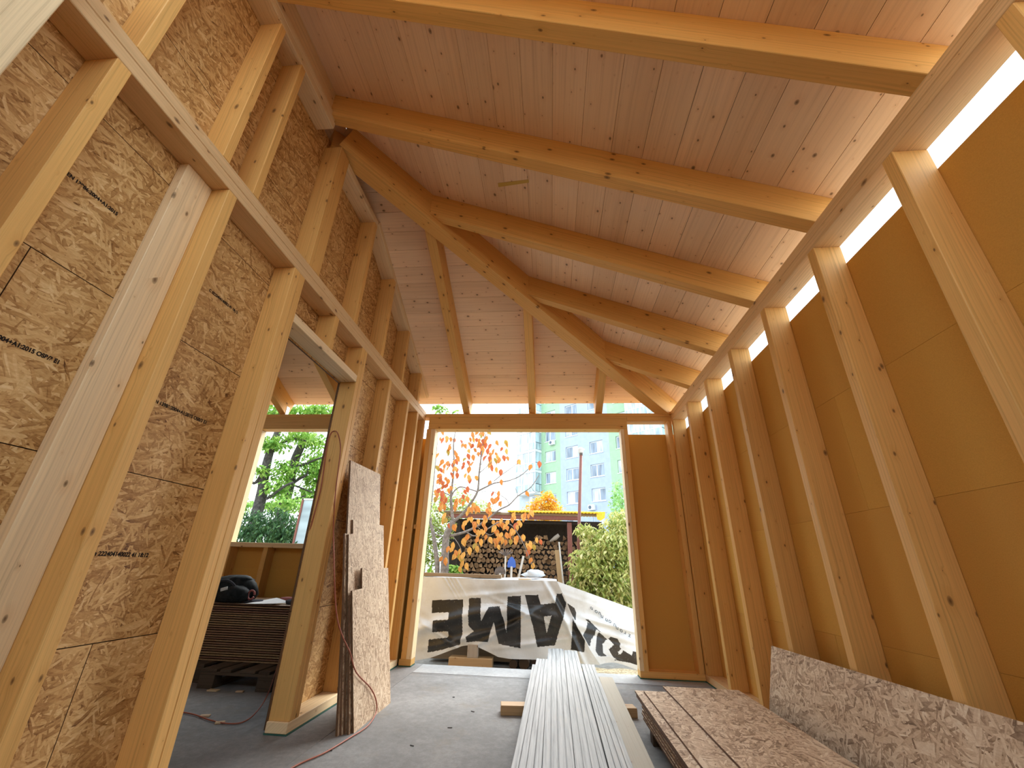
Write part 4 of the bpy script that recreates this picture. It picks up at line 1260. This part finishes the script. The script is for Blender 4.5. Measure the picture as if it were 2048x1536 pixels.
# tools standing behind the tarpaulin
def shovel(px, py_top, py_bot, w, mat, label, y=8.0, lean=0.0, hmat='handle'):
    top = at(px, py_top, y); low = at(px-1, py_bot, y)
    t = empty('shovel', (low.x, y, GZ), label, 'shovel', 'tools behind the tarpaulin')
    h = top.z-low.z
    prof = [(0.0, 1.0), (0.45, 0.86), (0.85, 0.6), (1.0, 0.25), (0.95, 0.0)]
    pts = [(low.x+lean*0+a*w/2, low.z+b*h) for a, b in prof] + [(low.x-a*w/2, low.z+b*h) for a, b in reversed(prof[1:])]
    vs = [(x, y-0.02*math.cos((x-low.x)/w*3), z) for x, z in pts]; n = len(vs)
    vs += [(x, yy+0.006, z) for x, yy, z in vs]
    mesh_obj('blade', vs, [tuple(range(n)), tuple(reversed(range(n, 2*n)))] + [(i, (i+1) % n, n+(i+1) % n, n+i) for i in range(n)], M[mat], t)
    tube('handle', [(low.x, y, low.z+0.1*h), (low.x-0.01+lean, y, GZ)], 0.018, M[hmat], t, 8)
    return t
shovel(1024, 1113, 1135, 0.15, 'blue', 'shovel with a bright blue blade pointing up behind the tarpaulin')
shovel(1001, 1132, 1148, 0.20, 'iron', 'shovel with a dull grey blade beside the blue one', 8.1, 0.12)
o = tube('tool_handle', [at(1047, 1112, 8.2), at(1035, 1165, 8.2), at(1034, 1165, 8.2)+Vector((0.02, 0, GZ-at(1034, 1165, 8.2).z))], 0.02, M['handle'], None, 8)
setp(o, 'pale slanting tool handle to one side of the blue shovel', 'handle')
rk = empty('rake', (at(1010, 1105, 8.3).x, 8.3, GZ), 'dark garden rake with spread tines above the tools', 'rake', 'tools behind the tarpaulin')
c0 = at(1011, 1112, 8.3)
tube('handle', [c0, (c0.x, 8.3, GZ)], 0.016, M['handle'], rk, 8)
for k in range(7):
    a = math.radians(35+110*k/6)
    tube('tine', [c0, c0+Vector((0.16*math.cos(a), 0, 0.12*math.sin(a)))], 0.010, M['iron'], rk, 5)
a, b = at(1114, 1100, 9.75), at(1121, 1170, 9.75)
o = beam('lath', b+(b-a)*0.9, a, 0.10, 0.03, (0, 1, 0), M['timber']); setp(o, 'orange board leaning against the firewood', 'board')
a, b = at(1118, 1084, 9.7), at(1127, 1172, 9.7)
o = tube('stick', [a, b+(b-a)*0.85], 0.018, M['handle'], None, 7); setp(o, 'long pale stick leaning against the firewood', 'stick')

# ------------------------------------------------------------------ plants
def leaf_mesh(name, L, W, mat, fold=0.25):
    vs = [(0, 0, 0), (-W*0.42, L*0.25, fold*W*0.4), (-W*0.5, L*0.5, fold*W*0.5), (-W*0.28, L*0.78, fold*W*0.3), (0, L, -0.1*L), (W*0.28, L*0.78, fold*W*0.3), (W*0.5, L*0.5, fold*W*0.5), (W*0.42, L*0.25, fold*W*0.4), (0, L*0.35, 0), (0, L*0.7, -0.03*L)]
    fs = [(0, 8, 1), (1, 8, 2), (2, 8, 9), (2, 9, 3), (3, 9, 4), (0, 7, 8), (7, 6, 8), (6, 9, 8), (6, 5, 9), (5, 4, 9)]
    me = bpy.data.meshes.new(name); me.from_pydata(vs, [], fs); me.materials.append(mat)
    me.polygons.foreach_set('use_smooth', [True]*len(fs))
    return me

def foliage(name, blobs, n, size, mat, parent, seed=1, droop=0.5, aspect=0.45, shell=0.55):
    """many small leaves, real faces, spread through and over a set of ellipsoids"""
    rn = random.Random(seed)
    vs, fs = [], []
    wt = [b[1][0]*b[1][2] for b in blobs]; tot = sum(wt)
    for _ in range(n):
        r = rn.random()*tot; k = 0
        while k < len(wt)-1 and r > wt[k]: r -= wt[k]; k += 1
        c, rad = blobs[k]
        d = Vector((rn.gauss(0, 1), rn.gauss(0, 1), rn.gauss(0, 1))).normalized()
        rr = shell + (1-shell)*rn.random() if rn.random() < 0.75 else rn.random()
        p = Vector(c) + Vector((d.x*rad[0], d.y*rad[1], d.z*rad[2]))*rr
        L = size*rn.uniform(0.6, 1.3); W = L*aspect
        a = rn.uniform(0, 6.28)
        ax = Vector((math.cos(a), math.sin(a), -droop+rn.uniform(-0.6, 0.6))).normalized()
        sd = ax.cross(Vector((rn.uniform(-.6, .6), rn.uniform(-.6, .6), 1))).normalized()
        up = sd.cross(ax)
        b = len(vs)
        vs += [p, p+ax*L*0.5+sd*W*0.5+up*W*0.15, p+ax*L, p+ax*L*0.5-sd*W*0.5+up*W*0.15]
        fs += [(b, b+1, b+2), (b, b+2, b+3)]
    o = mesh_obj(name, vs, fs, mat, parent)
    o['kind'] = 'stuff'
    return o

def branches(name, paths, mat, parent, seg=6, n=4):
    for pts, r0, r1 in paths:
        sp = smooth_path(pts, n)
        m = len(sp)
        tube(name, sp, [r0+(r1-r0)*i/(m-1) for i in range(m)], mat, parent, seg)

# persimmon tree with orange leaves
PY = 8.3
tree = empty('persimmon_tree', at(886, 1150, PY)*1.0, 'small tree with large orange leaves beside the firewood shed', 'tree')
rn = random.Random(4)
def P(*q, y=PY): return [at(a, b, y+0.0) for a, b in q]
gb = at(886, 1150, PY); gb = Vector((gb.x-0.02, gb.y, GZ))
tr_ = [gb] + P((888, 1150), (890, 1110), (892, 1075), (900, 1055), (906, 1042))
tube('trunk', smooth_path(tr_, 5), [0.085-0.035*i/26 for i in range(26)], M['bark'], tree, 10)
tr2 = [gb+Vector((-0.12, 0, 0))] + P((874, 1150), (871, 1100), (866, 1065), (861, 1047), (862, 1035))
tube('trunk', smooth_path(tr2, 5), [0.055-0.035*i/26 for i in range(26)], M['bark'], tree, 8)
branches('branch', [
    (P((906, 1044), (903, 1015), (902, 990), (905, 965), (908, 930), (907, 890), (911, 862)), 0.036, 0.010),
    (P((906, 1044), (925, 1028), (940, 1008), (955, 983), (958, 950), (962, 915), (966, 885), (972, 868)), 0.032, 0.009),
    (P((954, 983), (972, 974), (990, 966), (1015, 962), (1040, 952), (1060, 935)), 0.018, 0.006),
    (P((954, 983), (935, 977), (920, 974), (908, 983), (903, 994)), 0.012, 0.014),
    (P((900, 1072), (930, 1064), (955, 1052), (973, 1040), (998, 1020), (1018, 1010), (1036, 992), (1062, 974), (1078, 950)), 0.026, 0.006),
    (P((988, 962), (1003, 950), (1020, 938), (1033, 928)), 0.009, 0.005),
    (P((960, 945), (975, 932), (985, 922)), 0.009, 0.004),
    (P((930, 1062), (950, 1072), (975, 1058), (1000, 1044), (1022, 1050), (1036, 1068), (1048, 1090), (1060, 1118), (1066, 1132)), 0.014, 0.005),
    (P((902, 992), (888, 985), (876, 978), (870, 965)), 0.012, 0.005),
    (P((950, 1050), (965, 1062), (980, 1070), (988, 1066)), 0.010, 0.004),
    (P((900, 1066), (915, 1085), (922, 1100), (928, 1125)), 0.010, 0.004),
    (P((866, 1065), (880, 1072), (892, 1074)), 0.012, 0.012),
    (P((861, 1048), (872, 1056), (884, 1066)), 0.010, 0.006),
    (P((1018, 1012), (1014, 1000), (1000, 990), (980, 982), (962, 984)), 0.008, 0.005),
    (P((908, 930), (898, 915), (890, 900), (896, 885)), 0.007, 0.004),
    (P((905, 920), (920, 905), (926, 890)), 0.007, 0.004),
    (P((962, 915), (950, 905), (946, 890), (948, 872)), 0.007, 0.004),
    (P((962, 930), (978, 905), (990, 890)), 0.007, 0.004),
    (P((1036, 992), (1030, 975), (1018, 962)), 0.006, 0.003),
    (P((1062, 974), (1072, 985), (1090, 980)), 0.005, 0.003),
    (P((1005, 965), (1012, 945), (1014, 925)), 0.005, 0.003)], M['bark'], tree)
c1 = [(520,300),(645,290),(760,330),(810,390),(510,500),(575,440),(360,570),(500,250),(640,520),(680,560),(690,620),(660,680),(440,690),(520,720),(600,760),(640,820),(690,850),(540,820),(570,930),(600,980),(690,930),(400,760),(370,850),(300,800),(430,870),(350,960),(400,1000),(470,1020),(400,1080),(450,1100),(520,1140),(560,1180),(290,1240),(440,1270),(930,280),(980,180),(1000,270),(910,370),(1000,400),(1010,480),(900,500),(880,580),(860,660),(985,600),(1080,160),(1140,180),(1110,300),(1170,310),(1220,300),(1150,400),(1240,380),(1180,440),(1140,520),(1270,480),(1330,400),(1380,490),(1400,560),(1240,620),(1320,640),(1380,660),(1280,760),(1420,830),(1480,650),(1620,630),(1550,610),(1580,330),(1610,380),(1540,460),(1850,690),(1510,870),(960,760),(930,820),(1000,730),(860,950),(900,970),(1030,990),(1060,990),(830,800),(1320,1080),(1510,1060),(1380,1290),(1440,1390),(1340,1400),(820,1250),(800,1340),(870,1380),(760,1400),(980,1480),(1000,1500),(1290,1480),(500,1400),(400,1400),(450,1300),(420,1480),(300,1380),(1470,1270),(1250,250),(1280,150),(400,160),(370,280)]
c3 = [(450,60),(430,130),(350,180),(670,60),(640,150),(820,60),(1000,100),(1040,180),(900,240),(970,170),(1290,110),(1310,180),(1290,250),(1300,310),(1420,30),(420,340),(450,400),(530,480),(550,560),(580,500),(680,500),(800,480),(870,430),(960,360),(990,450),(1080,400),(1170,450),(1240,380),(1200,330),(1350,430),(1430,440),(1530,390),(1560,480),(1620,500),(1710,370),(1740,340),(1860,420),(1910,310),(1970,330),(2030,300),(1800,510),(1350,560),(1450,600),(1440,660),(1530,650),(1600,650),(1660,660),(1740,600),(1710,570),(1000,580),(1160,590),(1200,610),(1080,600),(910,680),(1230,690),(1290,740),(1370,760),(1410,770),(1540,740),(1600,780),(1140,770),(790,770),(840,740),(920,920),(1060,840),(1450,880),(1800,720),(1920,690),(1690,770),(620,830),(620,920),(650,980),(700,1040),(750,1080),(760,950),(820,1180),(850,1220),(730,1290),(420,1100),(470,1120),(810,1110),(2040,870)]
c4 = [(320,740),(365,740),(420,630),(205,580),(110,600),(345,950),(370,1030)]
c2 = [(150,640),(370,720),(500,660),(270,1170)]
LP = [(840+a*0.1074, 850+b*0.1074, 0) for a, b in c1] + [(840+a*0.1074, 1000+b*0.1074, 1) for a, b in c3] + [(1020+a*0.127, 1000+b*0.127, 1) for a, b in c4] + [(1020+a*0.1172, 850+b*0.1172, 0) for a, b in c2]
LP += [(px+rn.uniform(-9, 9), py+rn.uniform(-9, 9), low) for px, py, low in LP if rn.random() < 0.5]
pl = [leaf_mesh('persimmon_leaf', 0.145, 0.088, m) for m in PERS]
for i, (px, py, low) in enumerate(LP):
    y = PY + rn.uniform(-0.28, 0.22)
    p = at(px, py-6, y)
    me = pl[rn.choices([0, 1, 2, 3], [1, 4, 5, 1] if low else [4, 6, 1, 1])[0]]
    o = bpy.data.objects.new('leaf', me)
    ax = Vector((rn.uniform(-0.55, 0.55), rn.uniform(-0.5, 0.3), -1.0)).normalized()
    nz = Vector((rn.uniform(-0.9, 0.9), -1, rn.uniform(-0.1, 0.6)))
    m = frame(p, ax, nz) @ Matrix.Rotation(-math.pi/2, 4, 'Z') @ Matrix.Scale(rn.uniform(0.75, 1.1), 4)
    place(o, m, tree)

def plant(name, label, cat, base, blobs, n, size, mat, seed, trunks=None, bark='bark', group=None, droop=0.5, aspect=0.45, shell=0.55):
    t = empty(name, (base[0], base[1], GZ), label, cat, group)
    foliage('foliage', blobs, n, size, M[mat], t, seed, droop, aspect, shell)
    if trunks: branches('trunk', trunks, M[bark], t, 7)
    return t
def bl(px, py, y, rx, ry, rz): return (at(px, py, y), (rx, ry, rz))
def up_from(p): return [Vector((p.x, p.y, GZ)), Vector((p.x+0.03, p.y, (p.z+GZ)/2)), p]
# creeper on the right
B = [bl(1215, 1100, 8.3, 0.55, 0.4, 0.35), bl(1180, 1130, 8.2, 0.42, 0.35, 0.35), bl(1240, 1080, 8.5, 0.5, 0.4, 0.45), bl(1195, 1165, 8.1, 0.45, 0.35, 0.45), bl(1245, 1170, 8.2, 0.5, 0.4, 0.65),
     bl(1160, 1190, 8.2, 0.22, 0.25, 0.5), bl(1220, 1220, 8.1, 0.5, 0.35, 0.4), bl(1172, 1060, 8.4, 0.22, 0.2, 0.15), bl(1250, 1045, 8.8, 0.35, 0.3, 0.3)]
plant('creeper_bush', 'large yellow green creeper hanging over a fence beside the doorway opening', 'bush', at(1200, 1150, 8.2), B, 9000, 0.105, 'leaf_vine', 3,
      [(up_from(at(1200, 1150, 8.25)), 0.04, 0.015), (up_from(at(1235, 1120, 8.4)), 0.05, 0.02), (up_from(at(1172, 1160, 8.3)), 0.03, 0.012)], droop=1.1, aspect=0.42)
fence = empty('plank_fence', (1.5, 8.7, GZ), 'dark plank fence behind the creeper', 'fence')
for k in range(9):
    abox('plank', (0.72+0.2*k, 0.90+0.2*k), (8.72, 8.74), (GZ, 1.05), 'z', M['old_wood'], fence)
plant('light_green_tree', 'light green young tree rising behind the creeper', 'tree', at(1240, 1010, 11), [bl(1243, 1015, 11, 0.35, 0.35, 0.45), bl(1240, 985, 11, 0.25, 0.25, 0.35), bl(1250, 1040, 11, 0.4, 0.3, 0.4)], 1300, 0.09, 'leaf_light', 5, [(up_from(at(1244, 1000, 11)), 0.03, 0.01)])
plant('yellow_tree', 'bright yellow autumn tree behind the shed roof', 'tree', at(1085, 1030, 17), [bl(1090, 1012, 17, 0.55, 0.5, 0.6), bl(1072, 1025, 17, 0.6, 0.5, 0.5), bl(1105, 1025, 17, 0.5, 0.5, 0.5), bl(1098, 1000, 17, 0.3, 0.3, 0.4)], 2200, 0.14, 'leaf_yellow', 6, [(up_from(at(1088, 1020, 17)), 0.06, 0.02)])
plant('pale_tree', 'pale green tree far behind the orange leaved tree', 'tree', at(910, 1010, 15), [bl(905, 1000, 15, 0.7, 0.5, 0.55), bl(930, 1015, 15, 0.9, 0.5, 0.5), bl(870, 1015, 15, 0.7, 0.5, 0.8), bl(965, 1020, 15, 0.5, 0.4, 0.3)], 2600, 0.12, 'leaf_mix', 7, [(up_from(at(905, 1010, 15)), 0.06, 0.02)])
plant('yellow_green_bush', 'yellow green bush behind the forked grey trunk', 'bush', at(865, 1090, 9.6), [bl(862, 1085, 9.6, 0.40, 0.3, 0.5), bl(880, 1060, 9.7, 0.35, 0.3, 0.45), bl(855, 1120, 9.5, 0.3, 0.3, 0.4), bl(850, 1040, 9.8, 0.4, 0.3, 0.5)], 2200, 0.09, 'leaf_mix', 8, [(up_from(at(866, 1090, 9.6)), 0.02, 0.01)])
plant('green_plant', 'small bright green plant at the foot of the firewood stack', 'plant', at(908, 1140, 8.7), [bl(907, 1138, 8.7, 0.12, 0.12, 0.10), bl(912, 1145, 8.7, 0.13, 0.12, 0.12)], 220, 0.10, 'leaf_green', 9, [(up_from(at(908, 1145, 8.7)), 0.012, 0.006)])
# long leaf at the end of the tarpaulin
o = leaf_mesh('iris_leaf', 0.55, 0.09, M['leaf_green'])
t = bpy.data.objects.new('iris_leaf', o); place(t, frame(at(845, 1205, 6.7), Vector((0.15, 0, 1)), Vector((0.3, -1, 0))) @ Matrix.Rotation(-math.pi/2, 4, 'Z'))
setp(t, 'long bright green leaf at the corner of the tarpaulin', 'leaf')
# trees seen through the window of the left room
tw = empty('walnut_tree', (at(525, 1000, 10.5).x, 10.5, GZ), 'dark trunked tree with fresh green leaves outside the left room window, nearer its jamb', 'tree')
b0 = at(520, 1010, 10.5)
branches('trunk', [([Vector((b0.x-0.05, 10.5, GZ))] + [at(a, b, 10.5) for a, b in [(521, 1000), (527, 960), (534, 925), (543, 895), (560, 850), (570, 790)]], 0.15, 0.07)], M['dark_bark'], tw, 9)
branches('branch', [([at(a, b, 10.4) for a, b in [(532, 935), (512, 965), (500, 962), (488, 958)]], 0.05, 0.02), ([at(a, b, 10.4) for a, b in [(543, 900), (565, 885), (590, 878), (612, 882)]], 0.05, 0.02),
                    ([at(a, b, 10.3) for a, b in [(533, 998), (552, 985), (570, 972), (586, 965)]], 0.035, 0.03)], M['dark_bark'], tw)
foliage('foliage', [bl(545, 885, 10.3, 0.55, 0.5, 0.22), bl(570, 940, 10.6, 0.35, 0.4, 0.38), bl(555, 975, 10.5, 0.35, 0.4, 0.3), bl(600, 870, 10.4, 0.5, 0.5, 0.2), bl(580, 1005, 10.2, 0.5, 0.4, 0.22), bl(520, 940, 10.2, 0.3, 0.3, 0.15), bl(560, 820, 10.6, 1.2, 0.6, 0.25), bl(640, 818, 10.6, 0.6, 0.5, 0.25)], 3000, 0.15, M['leaf_green'], tw, 21, 0.9, 0.42, 0.3)
tw = empty('leafy_tree', (at(585, 1000, 11.2).x, 11.2, GZ), 'second dark trunked tree outside the left room window, by the doorway stud', 'tree')
b0 = at(576, 980, 11.2)
branches('trunk', [([Vector((b0.x-0.15, 11.2, GZ))] + [at(a, b, 11.2) for a, b in [(575, 985), (582, 950), (592, 915), (603, 890), (611, 865), (616, 820)]], 0.15, 0.09)], M['dark_bark'], tw, 9)
branches('branch', [([at(a, b, 11.0) for a, b in [(578, 972), (598, 958), (613, 950), (616, 938)]], 0.045, 0.025), ([at(a, b, 11.0) for a, b in [(590, 935), (610, 928), (630, 920), (650, 913)]], 0.04, 0.02),
                    ([at(a, b, 11.0) for a, b in [(580, 968), (600, 975), (625, 985)]], 0.03, 0.015), ([at(a, b, 11.0) for a, b in [(570, 1002), (590, 998), (615, 990)]], 0.035, 0.015)], M['dark_bark'], tw)
foliage('foliage', [bl(630, 930, 11.3, 0.5, 0.5, 0.6), bl(625, 880, 11.2, 0.5, 0.5, 0.3), bl(620, 990, 11.3, 0.5, 0.4, 0.3), bl(640, 960, 11.6, 0.5, 0.4, 0.5), bl(490, 1010, 11.5, 0.4, 0.4, 0.25), bl(555, 1010, 11.4, 0.6, 0.4, 0.2)], 2600, 0.15, M['leaf_green'], tw, 22, 0.9, 0.42, 0.3)
plant('dark_shrub', 'dense dark green shrub under the trees outside the left room window', 'bush', at(540, 1060, 9.0), [bl(500, 1050, 9.0, 0.55, 0.4, 0.35), bl(550, 1045, 9.0, 0.55, 0.4, 0.35), bl(590, 1060, 9.0, 0.45, 0.4, 0.35), bl(530, 1085, 8.9, 0.8, 0.4, 0.35), bl(590, 1090, 8.9, 0.6, 0.4, 0.35)], 4200, 0.11, 'leaf_dark', 23, [(up_from(at(540, 1060, 9.0)), 0.03, 0.012)], droop=1.2, aspect=0.35)
plant('high_twigs', 'leafy tree tip above the corner of the back wall', 'tree', at(880, 818, 12), [bl(876, 816, 12, 0.16, 0.2, 0.12), bl(888, 820, 12, 0.15, 0.2, 0.12), bl(912, 822, 12, 0.05, 0.1, 0.08)], 90, 0.16, 'leaf_green', 24, [(up_from(at(880, 822, 12)), 0.04, 0.01)])
cold = empty('cold_frame', (at(618, 1050, 8.6).x, 8.6, GZ), 'pale panel with a brown frame among the shrubs outside the window', 'panel')
a, b = at(605, 998, 8.6), at(640, 1120, 8.6)
abox('pane', (a.x+0.03, b.x), (8.6, 8.61), (GZ+0.02, a.z-0.01), 'z', M['balc_glass'], cold)
abox('frame', (a.x, a.x+0.04), (8.58, 8.62), (GZ, a.z+0.01), 'z', M['red_brown'], cold)
abox('frame', (a.x, b.x), (8.58, 8.62), (a.z-0.02, a.z+0.01), 'x', M['cap_white'], cold)

# ------------------------------------------------------------------ apartment building
FA = math.radians(-49.0)
FU = Vector((math.sin(FA), math.cos(FA), 0)); FN = Vector((FU.y, -FU.x, 0)); FP = Vector((3*1.162, 45*1.162, 0))
bd = empty('apartment_building', FP + Vector((0, 0, GZ)), 'tall apartment block with pale green and lilac walls, windows and glazed balconies', 'building')
def fbox(name, s0, s1, z0, z1, o0, o1, mat, parent=bd):
    """box on the facade: s along it, o outwards (towards the garden)"""
    a = FP + FU*s0 - FN*((o0+o1)/2) + Vector((0, 0, (z0+z1)/2)); b = FP + FU*s1 - FN*((o0+o1)/2) + Vector((0, 0, (z0+z1)/2))
    return beam(name, a, b, abs(o1-o0), z1-z0, (0, 0, 1), mat, parent, 0)
ROWS = [14.12+2.85*k for k in range(-4, 4)]
TOP = 26.0
def segment(s0, s1, cols, mat, glass_i):
    e = sorted([s0, s1] + [c for p in cols for c in p])
    for a, b in zip(e[::2], e[1::2]): fbox('pier', a, b, GZ, TOP, -0.25, 0.0, mat)
    for ca, cb in cols:
        zz = [GZ] + [v for r in ROWS for v in (r, r+1.5)] + [TOP]
        for a, b in zip(zz[::2], zz[1::2]): fbox('spandrel', ca, cb, a, b, -0.25, 0.0, mat)
        for k, r in enumerate(ROWS):
            w = fbox('window', ca, cb, r, r+1.5, -0.22, -0.16, M['pvc'])
            cm = (ca+cb)/2 + (0.12 if k % 2 else -0.1)
            for q, (pa, pb) in enumerate([(ca+0.10, cm-0.07), (cm+0.07, cb-0.10)]):
                fbox('pane', pa, pb, r+0.12, r+1.38, -0.165, -0.15, M['glass_light'] if (k*2+q+glass_i) % 3 == 0 else M['glass'], w)
            fbox('sill', ca-0.06, cb+0.06, r-0.07, r, -0.16, 0.07, M['pvc'], w)
segment(2.68, 6.30, [(3.51, 5.40)], M['green_wall'], 0)
segment(-4.79, 2.68, [(-3.89, -1.95), (-0.17, 1.80)], M['lilac_wall'], 1)
segment(-8.0, -4.79, [(-7.62, -5.73)], M['green_wall'], 2)
fbox('end_wall', 6.30, 10.2, GZ, TOP, -0.25, 0.0, M['grey_wall'])
fbox('end_wall', -14.0, -8.0, GZ, TOP, -0.25, 0.0, M['green_wall'])
fbox('core', -14.0, 10.2, GZ, TOP, -11.0, -0.26, M['grey_wall'])
# glazed balconies
def balcony(sa, sb, z, depth, open_=False):
    b = fbox('balcony', sa, sb, z-0.14, z+0.14, 0.0, depth, M['white_wall'])
    if open_: return
    fbox('ceiling_band', sa, sb, z+2.60, z+2.66, 0.0, depth, M['white_wall'], b)
    n = 3
    for k in range(n):
        a0, a1 = sa+(sb-sa)*k/n, sa+(sb-sa)*(k+1)/n
        fbox('parapet', a0+0.03, a1-0.03, z+0.18, z+1.08, depth-0.06, depth-0.02, M['balc_glass'], b)
        fbox('glazing', a0+0.03, a1-0.03, z+1.16, z+2.56, depth-0.06, depth-0.03, M['glass_light'], b)
    for k in range(n+1):
        a0 = sa+(sb-sa)*k/n
        fbox('post', a0-0.03, a0+0.03, z+0.14, z+2.6, depth-0.08, depth-0.01, M['pvc'], b)
    fbox('rail', sa, sb, z+1.08, z+1.15, depth-0.08, depth-0.0, M['pvc'], b)
    for se, sg in ((sa, 1), (sb, -1)):
        fbox('parapet', se, se+0.04*sg if sg > 0 else se-0.0001-0.04, z+0.18, z+1.08, 0.02, depth-0.09, M['balc_glass'], b) if sg > 0 else None
        if sg > 0: fbox('glazing', se+0.005, se+0.03, z+1.16, z+2.56, 0.02, depth-0.09, M['balc_glass'], b)
for z in (10.17, 12.98, 15.79, 18.60, 21.41):
    balcony(6.05, 9.68, z, 1.3)
fbox('balcony_door', 7.0, 8.2, 7.9, 9.9, 0.0, 0.05, M['pvc'])
fbox('balcony_glass', 7.1, 7.6, 8.0, 9.8, 0.045, 0.07, M['glass'])
for z in (14.0, 16.75, 19.5):
    balcony(-12.2, -8.1, z, 1.4)
# air conditioners
def aircon(s, z):
    c = FP + FU*s + Vector((0, 0, z)) 
    o = fbox('air_conditioner', s-0.42, s+0.42, z-0.3, z+0.3, 0.06, 0.40, M['white_wall'])
    cc = c - FN*0.41 + FU*0.12
    vs, fs = tube_data([cc, cc-FN*0.02], 0.2, 14)
    mesh_obj('fan_grille', vs, fs, M['grille_dark'], o)
aircon(3.95, 16.62)
aircon(-2.0, 7.75)
